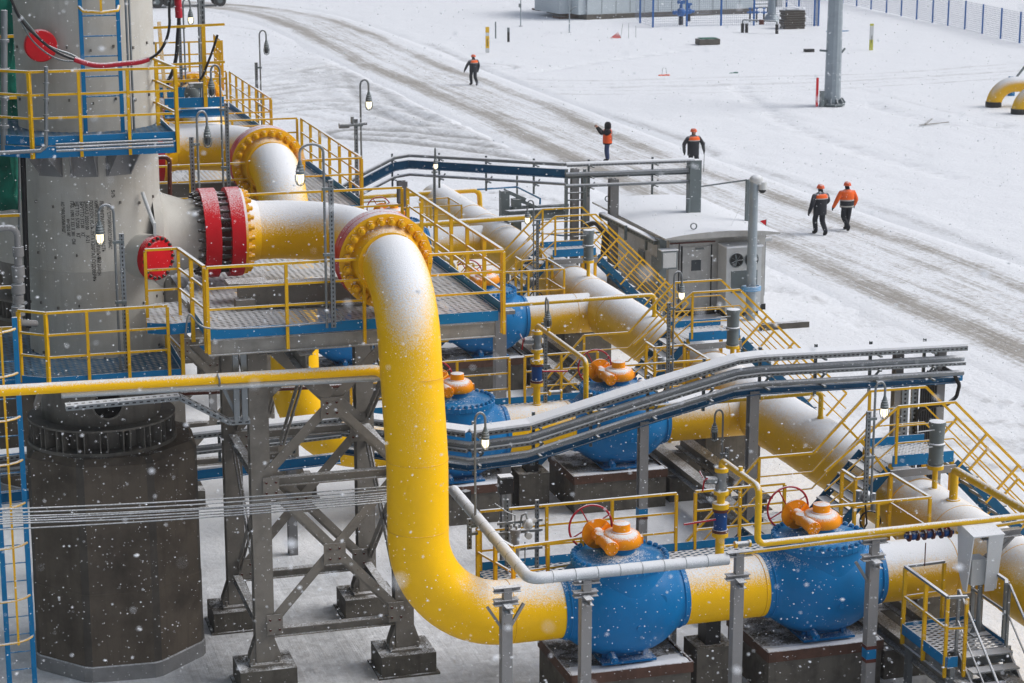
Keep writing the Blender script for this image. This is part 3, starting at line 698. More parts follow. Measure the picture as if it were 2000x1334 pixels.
def crossing(k, label):
    """stair over the header: ground - landing - top - ground"""
    y0 = YR(k)+3.0; y1 = y0+1.3; zt = 3.1; zl = 1.85; n = ROWN[k]
    root = thing('crossing_stair', label, 'stairs', (19, y0, 0), 'stairs crossing the header pipe')
    MB().plate([(19.45, y0, zt), (20.95, y0, zt), (20.95, y1, zt), (19.45, y1, zt)], .03).build('top_landing', 'grating', root)
    for yy in (y0-.01, y1+.01): MB().box((20.2, yy, zt+.06), (1.4, .02, .24)).build('toe_board', 'steelblue', root)
    MB().box((20.2, y0-.04, zt-.2), (1.5, .05, .16)).build('edge_beam', 'grey', root)
    MB().plate([(17.1, y0, zl), (18.3, y0, zl), (18.3, y1, zl), (17.1, y1, zl)], .03).build('lower_landing', 'grating', root)
    def flight(xa, za, xb, zb):
        for yy in (y0, y1): MB().bar((xa, yy, za-.1), (xb, yy, zb-.1), .03, .19).build('stringer', 'stringer', root)
        m = max(2, int(abs(zb-za)/.22)); tb = MB()
        for i in range(1, m):
            t = i/m; c = (xa+(xb-xa)*t, (y0+y1)/2, za+(zb-za)*t); tb.box(c, (.24, 1.22, .03)); tb.box((c[0]+(.11 if zb > za else -.11), c[1], c[2]+.02), (.012, 1.22, .06))
        tb.build('treads', 'galv', root)
    flight(18.3, zl, 19.45, zt); flight(15.35, 0.12, 17.1, zl); flight(20.95, zt, 24.0, .05)
    for yy in (y0+.05, y1-.05):
        for xx in (19.5, 20.9): MB().bar((xx, yy, 0), (xx, yy, zt), .08, .08).build('leg', 'rail', root)
    MB().bar((17.2, y0+.1, 0), (17.2, y0+.1, zl), .08, .08).build('leg', 'grey', root)
    g = 'yellow handrails of the crossing stairs'
    for yy, w in ((y0, 'front'), (y1, 'rear')):
        r = thing('stair_railing', f'{w} yellow handrail of the stair over the header pipe in the {n}', 'railing', (20, yy, zt), g)
        h = 1.22
        path = ([(15.5, .15), (17.1, zl), (18.32, zl)] if w == 'rear' else [(18.0, zl+.0)])+[(19.58, zt), (20.88, zt), (24.0, .1)]
        for q, hh in enumerate((h, h*.66, h*.36)):
            b = MB()
            for i in range(len(path)-1): b.bar((path[i][0], yy, path[i][1]+hh), (path[i+1][0], yy, path[i+1][1]+hh), .05 if q == 0 else .025, .05 if q == 0 else .03, 0, (0, 0, 1))
            b.build('top_rail' if q == 0 else 'middle_rail', 'rail', r)
        for i in range(len(path)-1):
            a, c = Vector((path[i][0], yy, path[i][1])), Vector((path[i+1][0], yy, path[i+1][1])); sl = abs(a.z-c.z) > .3
            nn = max(1, round((c-a).length/1.0)); d = (c-a).normalized(); up = Vector((-d.z, 0, d.x)) if sl else Vector((0, 0, 1))
            for j in range(nn+1):
                if j == nn and i < len(path)-2: continue
                p = a.lerp(c, j/nn)
                if sl:
                    if j == 0: continue
                    q = p+Vector((0, 0, h)); MB().bar(q, q-up*h*.86, .045, .045).build('post', 'rail', r)
                else: MB().bar(p, p+Vector((0, 0, h)), .055, .045).build('post', 'rail', r)
    return root
# ================================================================== the plant
ORD = ['nearest', 'second', 'third', 'farthest']
riser(0, 'thick yellow pipe with bolted red and yellow flange, dropping before the steel tower')
riser(1, 'snow-dusted yellow pipe and flange seen behind the nearest vessel platform')
riser(2, 'farthest visible yellow flanged bend, behind the raised blue access platform')
vessel(0, 'tall pale grey pressure vessel with black stencilled Cyrillic lettering and red covers')
vessel(1, 'pale vessel standing directly behind the lettered vessel', False)
vessel(2, 'third pale vessel back in the line, behind the other two', False)
pedestal(0, 'dark wet octagonal concrete pedestal at the lower left under the lettered vessel')
pedestal(1, 'octagonal concrete pedestal behind the front one'); pedestal(2, 'octagonal concrete pedestal third back in the line')
for k in range(3):
    tower(k, ['brown braced steel tower behind the thick yellow pipe', 'braced steel tower second in line, seen through the front tower', 'braced steel tower third in line at the back'][k], ['front', 'second', 'rear'][k])
    platform(k, ['grating platform with blue fascia round the nearest flanged pipe', 'grating platform under the second flanged pipe', 'grating platform farthest back, with railings against the snow'][k], ['nearest', 'second', 'farthest'][k])
for k in range(4):
    place_valve(12.5, k, [f'blue ball valve with orange gearbox joined to the foot of the thick yellow pipe', 'left blue ball valve of the second row, just right of the thick yellow pipe', 'left blue ball valve of the third row, under the platform', 'left blue ball valve of the fourth row, mostly hidden'][k])
    place_valve(16.5, k, ['blue ball valve at the lower right under two yellow small-bore lines', 'blue ball valve behind the snowy cable tray, round snow lump on its lid', 'blue ball valve in the third row beside the end of the nearest platform', 'farthest blue ball valve, its orange gearbox just above the big flange'][k])
    spool(k, f'short yellow pipe between the two blue valves of the {ROWN[k]}')
    outlet(k, f'yellow pipe from the right valve into the header in the {ROWN[k]}')
    plinth(12.45, k, f'concrete plinth under the left valve of the {ROWN[k]}'); plinth(16.3, k, f'concrete plinth under the right valve of the {ROWN[k]}')
    walkway(k, f'grating walkway with blue edge behind the valves of the {ROWN[k]}')
    if k < 3: crossing(k, f'blue and yellow stair over the header pipe in the {ROWN[k]}')
    # small pipe support between plinths
    s = thing('pipe_support', f'small dark block carrying the short pipe between the plinths in the {ROWN[k]}', 'pipe support', (14.35, YR(k), 0), 'small pipe supports between the plinths')
    MB().box((14.35, YR(k)+.1, .45), (.75, .7, .9)).build('block', 'concrete', s); MB().box((14.35, YR(k)+.1, 1.12), (.3, .4, .5)).build('shoe', 'dark', s)
    if k: 
        f = MB(); f.tube([(8.6, YR(k), ZP), (11.3, YR(k), ZP)], RP, 40); 
        if k == 3: tag(f.build('feed_pipe', 'yellow', None, (10, YR(k), ZP)), 'yellow pipe feeding the left valve of the fourth row', 'pipe')
_w = MB().ball((0, 0, 0), .13, 0, 14, (1, 1, .8)).build('snow_lump', 'snow', None); _w.location = (17.05, YR(1)-.25, ZP+.98); tag(_w, 'round lump of snow on the lid of the valve behind the cable tray', 'snow lump')
bypass(0, 33.3, 'yellow small-bore line with blue and grey valves standing on the nearest short pipe')
bypass(1, 42.95, 'yellow small-bore line standing on the second-row pipe and passing under the cable tray')
bypass(2, 53.9, 'yellow small-bore line starting under the nearest platform and ending on the header')
b = MB(); p = [at(1035, 423, Y=68.0), at(860, 437, Y=68.0)]; t = thing('bypass_line', 'yellow small-bore line across the snow-covered pipe of the fourth row', 'pipework', p[0], 'small yellow bypass lines')
MB().tube([p[1]-Vector((1.5, 0, 0)), p[0], ], .09, 12).build('line', 'thin', t)
t = thing('bypass_line', 'farthest yellow small-bore line, bending down onto the header end', 'pipework', at(935, 370, Y=76), 'small yellow bypass lines')
q0, q1, q2 = at(700, 385, Y=77), at(936, 371, Y=77), at(938, 415, Y=77); MB().tube(fil([q0-Vector((2, 0, 0)), q0, q1, q2], .25), .10, 12).build('line', 'thin', t)
for px, py in ((937, 415), (945, 421)):
    q = at(px, py, Y=76.6); b = MB(); b.cyl((q.x, q.y, q.z-.75), (q.x, q.y, q.z-.1), .14, n=14); b.cyl((q.x, q.y, q.z-.1), (q.x, q.y, q.z), .22, n=16); b.cyl((q.x, q.y, q.z-.8), (q.x, q.y, q.z-.72), .2, n=16); s_ = b.build('stub', 'thin', t)
    MB().tube([(q.x, q.y, q.z), (q.x, q.y, q.z+.25)], .05, 8).build('relief_valve', 'galv', s_)

# header, one long pipe with weld seams and the collars of the stair crossings
h = thing('header_pipe', 'large snow-covered yellow header pipe running back under the crossing stairs', 'pipe', (XH, 40, 2.0))
MB().tube([(XH, 8, 2.0), (XH, 77.8, 2.0)], RH, 64).build('pipe', 'header', h)
for k in range(4):
    [MB().torus((XH, YR(k)+d_, 2.0), (0, 1, 0), RH+.002, r_, 56, 6).build('weld_seam', 'yellow_bolt', h) for d_, r_ in ((3.0, .018), (1.15, .008), (-1.3, .008))]
# steel sleepers and dark skids beside the header
for k in range(3):
    y = YR(k); t = thing('pipe_skid', f'dark steel skid right of the right-hand plinth in the {ROWN[k]}', 'pipe support', (18.4, y, 0), 'skids under the outlet pipes')
    MB().ibeam((18.0, y+1.9, .75), (18.0, y-4.0, .75), .3, .3, .03).build('rail', 'brown', t); MB().ibeam((18.9, y+1.9, .75), (18.9, y-3.6, .75), .3, .3, .03).build('rail', 'brown', t)
    for yy in (1.5, -.5, -2.5): MB().box((18.45, y+yy, .3), (1.6, .3, .6)).build('sleeper', 'concrete', t)
    q = thing('header_support', f'concrete block under the header pipe in the {ROWN[k]}', 'foundation', (XH, y+1.8, 0), 'blocks under the header'); MB().box((XH, y+1.9, .55), (1.5, .9, 1.1)).build('block', 'concrete', q); MB().box((XH, y+1.9, 1.2), (.9, .5, .25)).build('shoe', 'dark', q)
# vent stacks (grey quilted) standing on the header by each stair
for k in range(3):
    q = [at(1825, 1060-108, X=XH), at(1430, 702, X=XH), at(1149, 530, X=XH)][k]; x, y, z = XH, q.y, 2.68
    t = thing('header_vent', ['grey lagged vent valve on the header beside the nearest crossing stair', 'grey lagged vent valve on the header beside the middle crossing stair', 'grey lagged vent valve on the header beside the farthest crossing stair'][k], 'valve', (x, y, z), 'lagged vent valves on the header')
    b = MB(); b.cyl((x, y, z), (x, y, z+.04), .12, n=14); b.cyl((x, y, z), (x, y, z+.5), .055, n=12); b.cyl((x, y, z+.46), (x, y, z+.54), .17, n=18); b.build('stub', 'thin', t)
    b = MB(); b.lathe((x, y, z+.54), (0, 0, 1), [(0, .14), (.06, .17), (.12, .15), (.40, .15), (.42, .18), (.46, .18), (.48, .15), (.80, .16), (.86, .18), (.92, .17), (.93, .05)], 18); b.build('lagged_body', 'galvdark', t)
    b = MB(); b.tube([(x-.35, y-.1, z+.95), (x, y-.1, z+.97)], .012, 6); b.tube([(x-.5, y-.1, z+1.3), (x, y-.1, z+1.32)], .012, 6); b.build('handle', 'pale', t)
t = thing('vent_line', 'snow-topped yellow pipe rising from the header at the right edge and running towards us', 'pipe', (XH, 36, 2.68))
p0 = at(1862, 968, X=XH); MB().tube(fil([(XH, p0.y, 2.6), (XH, p0.y, 3.35), (XH+.1, 31, 3.3)], .13), .085, 14).build('line', 'thin', t); MB().cyl((XH, p0.y, 2.66), (XH, p0.y, 2.74), .14, n=16).build('base_flange', 'thin', t)

# ------------------------------------------------------------------ front grey insulated line and the posts
t = thing('insulated_pipe', 'grey sheet-clad pipe with snow, turning a corner in front of the nearest blue valve', 'pipe', (11, 33.6, 3.1))
pa, pb, pc = at(880, 966, Y=38.4), at(1025, 1121, z=3.14), at(1420, 1090, z=3.14)
pb = Vector((pb.x, 33.45, 3.14)); pc = Vector((pc.x, 33.45, 3.14)); pa.z = 3.2; pa = Vector((pb.x+.02, 38.6, 3.2))
MB().tube(fil([pa, pb, pc], .22, 6), .105, 22).build('cladding', 'insul', t)
b = MB()
for i in range(1, 9): b.torus(pb.lerp(pc, i/9), (1, 0, 0), .107, .005, 22, 4)
for i in range(1, 9): b.torus(pa.lerp(pb, i/9), (0, 1, 0), .107, .005, 22, 4)
b.build('cladding_band', 'galvdark', t)
t = thing('thin_line', 'thin yellow line just under the small-bore line at the lower right', 'pipe', (17, 33.3, 3.2))
c0, c1 = at(1443, 1081, Y=33.42), at(1762, 1041, Y=33.42); MB().tube([c0, c1, at(1765, 1040, Y=33.42)], .036, 8).build('left_length', 'thin', t)
c2, c3 = at(1868, 1040, Y=33.42), at(2010, 1016, Y=33.42); MB().tube([c2, c3], .036, 8).build('right_length', 'thin', t)
t = thing('inline_valves', 'row of three small dark blue ball valves under the yellow line at right', 'valve', at(1815, 1043, Y=33.4))
for i, px in enumerate((1783, 1813, 1846)):
    q = at(px, 1046-3*i, Y=33.38); b = MB(); b.ball(q, .085, 0, 12); b.cyl(q-Vector((.16, 0, 0)), q+Vector((.16, 0, 0)), .05, n=10); b.cyl(q-Vector((.1, 0, 0)), q-Vector((.07, 0, 0)), .105, n=14, m=1); b.cyl(q+Vector((.07, 0, 0)), q+Vector((.1, 0, 0)), .105, n=14, m=1); v_ = b.build('valve_body', ['ball', 'maroon'], t)
    b = MB(); b.cyl(q, q+Vector((0, -.02, .16)), .03, n=8); b.tube([q+Vector((0, -.02, .15)), q+Vector((.12, -.02, .05))], .012, 6); b.build('lever', 'wheel' if i else 'ball', v_)
q = at(1808, 1060, Y=33.4); MB().tube([q, q+Vector((0, 0, -.45))], .012, 6).build('drain_tube', 'maroon', t)
def post(label, x, y, ztop, zmid=None, brac=0, band=True, w=.19, z0=0):
    t = thing('pipe_post', label, 'post', (x, y, z0), 'grey steel posts carrying the small lines')
    b = MB(); b.box((x, y, (z0+ztop)/2), (w, w, ztop-z0)); b.build('post', 'grey', t)
    if band: b = MB(); b.box((x, y, 1.05), (w+.006, w+.006, .2), 0); b.box((x, y, 1.18), (w+.008, w+.008, .07), 1); b.box((x, y, .92), (w+.008, w+.008, .07), 1); b.build('paint_band', ['steelblue', 'maroon'], t)
    b = MB(); b.ibeam((x-.22, y, ztop+.05), (x+.22, y, ztop+.05), .16, .1, .014); b.ibeam((x, y-.28, ztop-.03), (x, y+.1, ztop-.03), .14, .12, .012); b.build('cap_beam', 'grey', t)
    if zmid: MB().box((x+.02, y, (ztop+.1+zmid)/2), (.15, .13, zmid-ztop-.1)).build('stub', 'grey', t); MB().ibeam((x-.22, y, zmid-.02), (x+.26, y, zmid-.02), .14, .09, .012).build('saddle', 'grey', t)
    if brac:
        for s in ((-1, 1) if brac == 2 else (brac,)): MB().bar((x, y, ztop-.55), (x+s*.33, y+.02, ztop-.02), .05, .05).build('brace', 'grey', t)
    return t
post('leftmost grey post under the bend of the clad pipe, with a wide braced head', at(988, 1180, Y=33.45).x, 33.45, 2.72, 3.02, 2, False)
post('grey post in front of the nearest blue valve body', at(1143, 1160, Y=33.45).x, 33.45, 2.72, 3.02, 0, False)
post('grey post between the two nearest blue valves', at(1440, 1140, Y=33.45).x, 33.45, 2.74, 3.24, 0, False)
post('grey post with a blue paint band in front of the lower right valve', at(1705, 1090, Y=33.4).x, 33.4, 2.86, 3.24, -1, True)
t = thing('bracket_arm', 'grey steel bracket carrying the lines at the right edge', 'bracket', (20, 33.4, 2.9)); q = at(1965, 1040, Y=33.4)
b = MB(); b.ibeam(q+Vector((-.5, 0, -.02)), q+Vector((.3, 0, 0)), .14, .14, .014); b.bar(q+Vector((-.55, 0, -.55)), q+Vector((.1, 0, -.05)), .06, .06); b.bar(q+Vector((-.5, .05, -.75)), q+Vector((.18, .05, -.1)), .06, .06); b.build('arm', 'grey', t)

# ------------------------------------------------------------------ small stair platform, lower right
x0, x1, ya, yb, z = 17.72, 19.1, 32.45, 33.85, 1.3
t = thing('stair_platform', 'small snowy grating platform with blue edges and grey steps at the lower right', 'platform', (18.4, 33.1, 0))
MB().plate([(x0, ya, z), (x1, ya, z), (x1, yb, z), (x0, yb, z)], .004).build('grating_deck', 'grating', t)
for a, c in (((x0-.02, ya-.35), (x0-.02, yb)), ((x1+.02, ya), (x1+.02, yb)), ((x0, yb+.02), (x1, yb+.02)), ((x0, ya-.36), (x0+.2, ya-.36))): MB().bar((a[0], a[1], z-.04), (c[0], c[1], z-.04), .02, .2).build('fascia', 'steelblue', t)
MB().ibeam((x0+.05, ya-.4, z-.25), (x0+.05, yb, z-.25), .12, .22, .015).build('side_beam', 'galv', t); MB().bar((x0+.35, ya, z-.17), (x1+.1, ya, z-.17), .03, .3).build('front_beam', 'galv', t)
for xx, yy in ((x0+.1, ya-.3), (x0+.1, yb-.1), (x1, yb-.1), (x1+.05, ya)): MB().bar((xx, yy, 0), (xx, yy, z-.1), .12, .12).build('leg', 'galv', t)
for i in range(5): MB().plate([(x0+.42, ya-.03-.27*i, z-.2*i-.02), (x1-.02, ya-.03-.27*i, z-.2*i-.02), (x1-.02, ya-.29-.27*i, z-.2*i-.02), (x0+.42, ya-.29-.27*i, z-.2*i-.02)][::1], .03).build('step', 'galv', t)
for xx in (x0+.4, x1+.0): MB().bar((xx, ya, z-.1), (xx, ya-1.5, z-1.25), .04, .2, 0, (0, 0, 1)).build('stringer', 'galv', t)
g = 'railings of the small stair platform'
railing('yellow posts with snowy top rail round the left side of the small stair platform', [(x0+.33, ya-.36, z), (x0-.02, ya-.3, z), (x0, yb, z), (x1-.55, yb+.05, z)], g, h=1.18, mids=1, step=.8, mt='rail', drop=.35, topm='galv')
railing('short railing at the right rear of the small stair platform, ending in a grey post', [(x1+.05, yb, z), (x1+.05, ya+.2, z), (x1-.05, ya+.02, z)], g, h=1.18, mids=1, step=.9, mt='galv')
for xx, w in ((x0+.36, 'left'), (x1-.0, 'right')):
    r = thing('stair_handrail', f'{w} grey sloping handrail of the small steps at the lower right', 'railing', (xx, ya, z), g)
    MB().tube([(xx, ya+.0, z+1.18), (xx, ya-1.7, z-.15)], .024, 8).build('top_rail', 'galv', r); MB().tube([(xx, ya, z+.6), (xx, ya-1.6, z-.65)], .016, 8).build('middle_rail', 'galv', r); MB().bar((xx, ya, z-.1), (xx, ya, z+1.18), .05, .05).build('post', 'galv', r)
# hooded cabinet on its own pedestal
q = at(1905, 1238, z=z); t = thing('hooded_cabinet', 'white tapering instrument hood on a thin pedestal, standing on the small stair platform', 'cabinet', q)
cx, cy = q.x+.0, q.y
zt_, zb_ = at(1900, 1028, Y=cy).z, at(1900, 1150, Y=cy).z
for s in (-1, 1):
    xx = cx+s*.30; 
    b = MB(); pts = [(cy-.30, zt_-.1), (cy+.32, zt_), (cy+.22, zb_+.35), (cy+.0, zb_), (cy-.12, zb_)]
    vs = [(xx-.012, a, c) for a, c in pts]+[(xx+.012, a, c) for a, c in pts]; n = 5; b.add(vs, [tuple(range(n)), tuple(range(2*n-1, n-1, -1))]+[(i, i+n, (i+1) % n+n, (i+1) % n) for i in range(n)]); b.build('side_panel', 'white', t)
b = MB(); b.add([(cx-.32, cy-.32, zt_-.09), (cx+.32, cy-.32, zt_-.09), (cx+.32, cy+.33, zt_+.01), (cx-.32, cy+.33, zt_+.01), (cx-.32, cy-.32, zt_-.115), (cx+.32, cy-.32, zt_-.115), (cx+.32, cy+.33, zt_-.015), (cx-.32, cy+.33, zt_-.015)], [(0, 1, 2, 3), (7, 6, 5, 4), (0, 4, 5, 1), (1, 5, 6, 2), (2, 6, 7, 3), (3, 7, 4, 0)]); b.build('roof', 'white', t)
b = MB(); b.add([(cx+.0, cy-.31, zt_-.1), (cx+.30, cy-.31, zt_-.1), (cx+.26, cy-.14, zb_-.02), (cx+.06, cy-.14, zb_-.02), (cx+.0, cy-.29, zt_-.1), (cx+.30, cy-.29, zt_-.1), (cx+.26, cy-.12, zb_-.02), (cx+.06, cy-.12, zb_-.02)], [(0, 3, 2, 1), (4, 5, 6, 7), (0, 1, 5, 4), (1, 2, 6, 5), (2, 3, 7, 6), (3, 0, 4, 7)]); b.build('front_panel', 'white', t)
b = MB(); b.box((cx-.05, cy+.05, zb_+.35), (.3, .3, .5)); b.build('instrument_box', 'pale', t)
b = MB(); b.cyl((cx+.05, cy, z), (cx+.05, cy, zb_+.1), .045, n=12); b.box((cx+.05, cy, z+.015), (.36, .36, .03)); b.build('pedestal', 'galv', t)
for s in (-1, 1): MB().add([(cx+.05+s*.04, cy, z+.02), (cx+.05+s*.17, cy, z+.02), (cx+.05+s*.04, cy, z+.28), (cx+.05+s*.04, cy+.012, z+.02), (cx+.05+s*.17, cy+.012, z+.02), (cx+.05+s*.04, cy+.012, z+.28)], [(0, 1, 2), (5, 4, 3), (0, 3, 4, 1), (1, 4, 5, 2), (2, 5, 3, 0)]).build('gusset', 'galv', t)

# ------------------------------------------------------------------ cable trays
def tray(label, path, tiers, posts, beam, beamz, group=None, hang=1.0, hangx=None, beammat='steelblue', cap=None):
    root = thing('cable_tray', label, 'cable tray', path[0], group); P_ = [Vector(p) for p in path]
    for (dz, dy, w, h_, kind) in tiers:
        b = MB(); q = [p+Vector((0, dy, dz)) for p in P_]
        if kind == 'tray':
            for i in range(len(q)-1):
                s, u = frame(q[i+1]-q[i]); e = (q[i+1]-q[i]).normalized()*.0
                b.bar(q[i]-e, q[i+1]+e, w, .012); 
                for sg in (-1, 1): b.chan(q[i]+s*(sg*w/2)-u*h_/2, q[i+1]+s*(sg*w/2)-u*h_/2, .012, h_, slots=.11)
            b.build('tray', ['galv', 'dark'], root)
            b = MB(); b.tube([p+Vector((0, 0, .02)) for p in q], w/2*.98, 10); 
            c = MB(); 
            for i in range(len(q)-1): c.bar(q[i]+Vector((0, 0, .03)), q[i+1]+Vector((0, 0, .03)), w*.97, .045)
            c.build('snow_cover', 'snow', root)
        elif kind == 'cover':
            b.tube(q, h_, 16); 
            for i in range(len(q)-1): b.chan(q[i]-Vector((0, 0, h_*.9)), q[i+1]-Vector((0, 0, h_*.9)), w, h_*.8, slots=.11)
            b.build('covered_tray', ['galv', 'dark'], root)
        else: b.tube(q, h_, 12); b.build('conduit', 'galv', root)
    if beam:
        b = MB()
        for i in range(len(P_)-1): b.ibeam(P_[i]+Vector((0, .1, beamz)), P_[i+1]+Vector((0, .1, beamz)), .14, beam, .02)
        b.build('carrier_beam', beammat, root)
    # hangers
    L = 0; tot = sum((P_[i+1]-P_[i]).length for i in range(len(P_)-1)); n = int(tot/hang); lo = min(t_[0] for t_ in tiers)-.45
    for j in range(n):
        s_ = (j+.4)*tot/n
        for i in range(len(P_)-1):
            l = (P_[i+1]-P_[i]).length
            if s_ <= l: break
            s_ -= l
        p = P_[i].lerp(P_[i+1], s_/l); b = MB(); yb_ = p.y+.32
        b.chan((p.x, yb_, p.z+lo), (p.x, yb_, p.z+.1), .06, .06, up=(0, 1, 0), slots=.08)
        for t_ in tiers: b.bar((p.x, yb_, p.z+t_[0]-t_[3]-.03), (p.x, p.y-.25, p.z+t_[0]-t_[3]-.03), .05, .04)
        b.bar((p.x, p.y+.3, p.z+lo+.25), (p.x+.22, p.y+.3, p.z+lo+.5), .04, .04)
        b.build('hanger', ['galvdark', 'dark'], root)
    for (x, y, zt, w) in posts:
        b = MB(); b.ibeam((x, y, 0), (x, y, zt), w, w, .02); b.build('post', 'grey', root)
    return root
yt = 42.3
path = [(9.35, 44.4, 3.28), (11.65, 42.35, 3.28), (12.95, yt, 3.36), (15.3, yt, 3.92), (17.75, yt, 4.47), (18.3, yt, 4.5), (23.35, yt, 4.40)]
tr = tray('snow-topped three-tier cable tray snaking across the middle on grey posts and a blue beam', path,
     [(0, 0, .44, .10, 'tray'), (-.34, .0, .34, .09, 'cover'), (-.66, -.05, .2, .065, 'pipe')],
     [(15.65, yt+.15, 3.15, .2), (18.25, yt+.15, 3.65, .22), (12.55, yt+.4, 2.5, .2)], .14, -.86, hang=1.35, beammat='stringer')
b = MB(); b.box((15.65, yt+.15, 1.05), (.21, .21, .2), 0); b.box((15.65, yt+.15, .93), (.212, .212, .06), 1); b.build('paint_band', ['steelblue', 'maroon'], tr)
# tower of trays standing at its right end
t = thing('cable_riser', 'upright bundle of black cables and perforated trays between two grey posts at the tray end', 'cable riser', (22.3, yt+.4, 0))
xs = [at(1750, 800, Y=yt+.4).x, at(1832, 800, Y=yt+.4).x]
for xx in xs: MB().ibeam((xx, yt+.4, 0), (xx, yt+.4, 4.2), .2, .2, .02).build('post', 'grey', t)
b = MB()
for j, px in enumerate((1766, 1785)): xx = at(px, 800, Y=yt+.3).x; b.chan((xx, yt+.3, .2), (xx, yt+.3, 3.6), .17, .06, up=(0, 1, 0), slots=.1)
b.build('upright_tray', ['galv', 'dark'], t)
b = MB()
for j in range(7): xx = xs[1]-.55+.07*j; b.tube([(xx, yt+.2, .1), (xx, yt+.2+.02*j, 3.5), (xx+.1, yt+.1, 3.8)], .033, 8)
b.build('cable', 'dark', t)
q = [at(1842, 718, Y=yt), at(1862, 728, Y=yt), at(1874, 752, Y=yt), at(1868, 775, Y=yt), at(1850, 790, Y=yt), at(1825, 792, Y=yt), at(1795, 800, Y=yt+.2), at(1788, 830, Y=yt+.2), at(1790, 870, Y=yt+.2)]
MB().tube(fil([q[0]]+q[1:-1]+[q[-1]], .12, 3), .045, 10).build('cable_loop', 'dark', t)
MB().bar((xs[0]-.1, yt+.2, 3.62), (xs[1]+.45, yt+.2, 3.58), .14, .17).build('cross_beam', 'steelblue', t)
# low trays seen through the steel towers
for k in range(2):
    yy = 44.6+PITCHY*k
    tray(['grey tray run on a blue beam seen low through the front tower', 'grey tray run seen low between the second tower and the second valve row'][k], [(1.0, yy, 2.9), (9.3, yy, 3.2)], [(0, 0, .4, .10, 'tray'), (-.38, 0, .3, .07, 'cover')], [(8.2, yy+.2, 2.3, .2), (3.0, yy+.2, 2.2, .2)], .24, -1.0, hang=1.6)

yf = 71.5
fp = [at(650, 376, Y=yf), at(705, 342, Y=yf), at(770, 308, Y=yf), at(800, 303, Y=yf), at(1105, 321, Y=yf), at(1355, 312, Y=yf)]
fp = [Vector((p.x, yf, p.z)) for p in fp]; fp[4] = at(1105, 321, z=fp[3].z); fp[5] = at(1355, 312, z=fp[3].z)
fb = tray('long cable tray bridge with blue beam crossing the snow behind the farthest valves', fp[:5], [(0, 0, .16, .07, 'pipe'), (-.68, 0, .2, .05, 'pipe')], [(at(787, 400, Y=yf).x, yf+.1, 3.9, .32)], .30, -.33, hang=1.75, beammat='stringer')
fb2 = tray('grey cable tray bridge from the blue beam to the cabin roof', fp[4:], [(0, 0, .3, .07, 'tray'), (-.36, 0, .2, .08, 'pipe'), (-.75, 0, .2, .06, 'pipe')], [(at(1122, 400, Y=yf-.8).x, yf-.8, 4.2, .26), (at(1143, 400, Y=yf-.9).x, yf-.9, 4.0, .26), (at(1197, 450, Y=yf-3).x, yf-3, 4.15, .3)], .16, -.42, hang=1.6, beammat='galvdark')
yq_ = fp[5].y; xx = fp[5].x+.02; b = MB(); b.box((xx, yq_, fp[5].z-1.1), (.42, .35, 2.2)); b.cyl((xx-.25, yq_-.15, 2.1), (xx-.25, yq_-.15, 3.5), .07, n=12); b.build('down_duct', 'galvdark', fb2)

# ------------------------------------------------------------------ lamps
lamp('unlit lamp on a tall strut above the farthest platform railing, against the snow', 10.8, 62.5, 6.6, 10.09, 9.15, lit=False)
lamp('lit lamp on a tall strut between the second platform and the cable bridge', 10.8, 48.9, 6.6, 10.12, 9.2)
lamp('lit lamp leaning left over the second flange, at the nearest platform edge', 7.38, 36.25, 7.2, 10.5, 9.85, (-1, 0), span=.42)
lamp('unlit lamp beside the raised blue platform at the upper left', 7.3, 47.2, 7.0, 10.75, 9.9, (-1, 0), lit=False)
lamp('lit lamp on a straight pole in front of the cable bridge', 17.55, 68., 2.2, 5.54, 4.9, (.2, -.2), span=.1)
lamp('lit lamp left of the farthest crossing stair', 18.5, 59.8, 1.9, 5.1, 4.5, (-1, 0))
lamp('lit lamp in front of the middle crossing stair', 17.98, 46.85, 1.9, 5.5, 4.75, (1, 0))
lamp('unlit lamp seen edge-on before the snow-covered third-row pipe', 14.82, 47.0, 2.2, 5.05, 4.55, (0, -1), lit=False)
lamp('unlit lamp before the second-row yellow pipe, below the tray', 17.8, 43.0, 1.2, 3.1, 2.2, (-1, 0), lit=False)
lamp('lit lamp just right of the thick yellow pipe, below the tray', 10.2, 36.8, 3.2, 5.25, 3.2, (1, 0), zs0=2.6)
lamp('lit lamp over the nearest crossing stair at the right', 17.5, 35.0, 3.4, 5.75, 5.2, (1, 0))
lamp('lit lamp hanging in front of the vessel lettering', 3.88, 37.85, 6.3, 9.33, 8.8, (-1, 0), span=.26)
lamp('lit lamp at the top edge beside the vessel, over the far railings', 8.24, 60., 8.0, 11.25, 10.6, (1, 0))
lamp('unlit lamp on the strut behind the studded red flange', 5.95, 42., 7.3, 10.4, 9.9, (1, 0), lit=False)

# ------------------------------------------------------------------ round the vessel: decks, ladder, tube, brackets, cables
t = thing('vessel_deck', 'upper blue-edged deck round the lettered vessel', 'platform', (3.5, 38.3, 10.5))
za = 10.5; pl = [(2.55, 37.95), (5.0, 37.95), (5.0, 40.0), (4.6, 41), (1.0, 41), (1.0, 39.3)]
MB().plate([(a, c, za) for a, c in pl], .004).build('grating_deck', 'bluegrating', t)
for (a, c), (d, e) in zip(pl[-1:]+pl[:2], pl[:3]): MB().bar((a, c, za-.0), (d, e, za-.0), .02, .16).build('fascia', 'steelblue', t); MB().bar((a, c, za-.2), (d, e, za-.2), .06, .2).build('edge_beam', 'steelblue', t)
b = MB()
for j in range(3): b.tube([(2.9, 37.86-.05*j, za-.06-.05*j), (4.95, 37.86-.05*j, za-.05-.05*j)], .022, 8)
b.build('conduit', 'galv', t)
g = 'yellow railings round the lettered vessel'
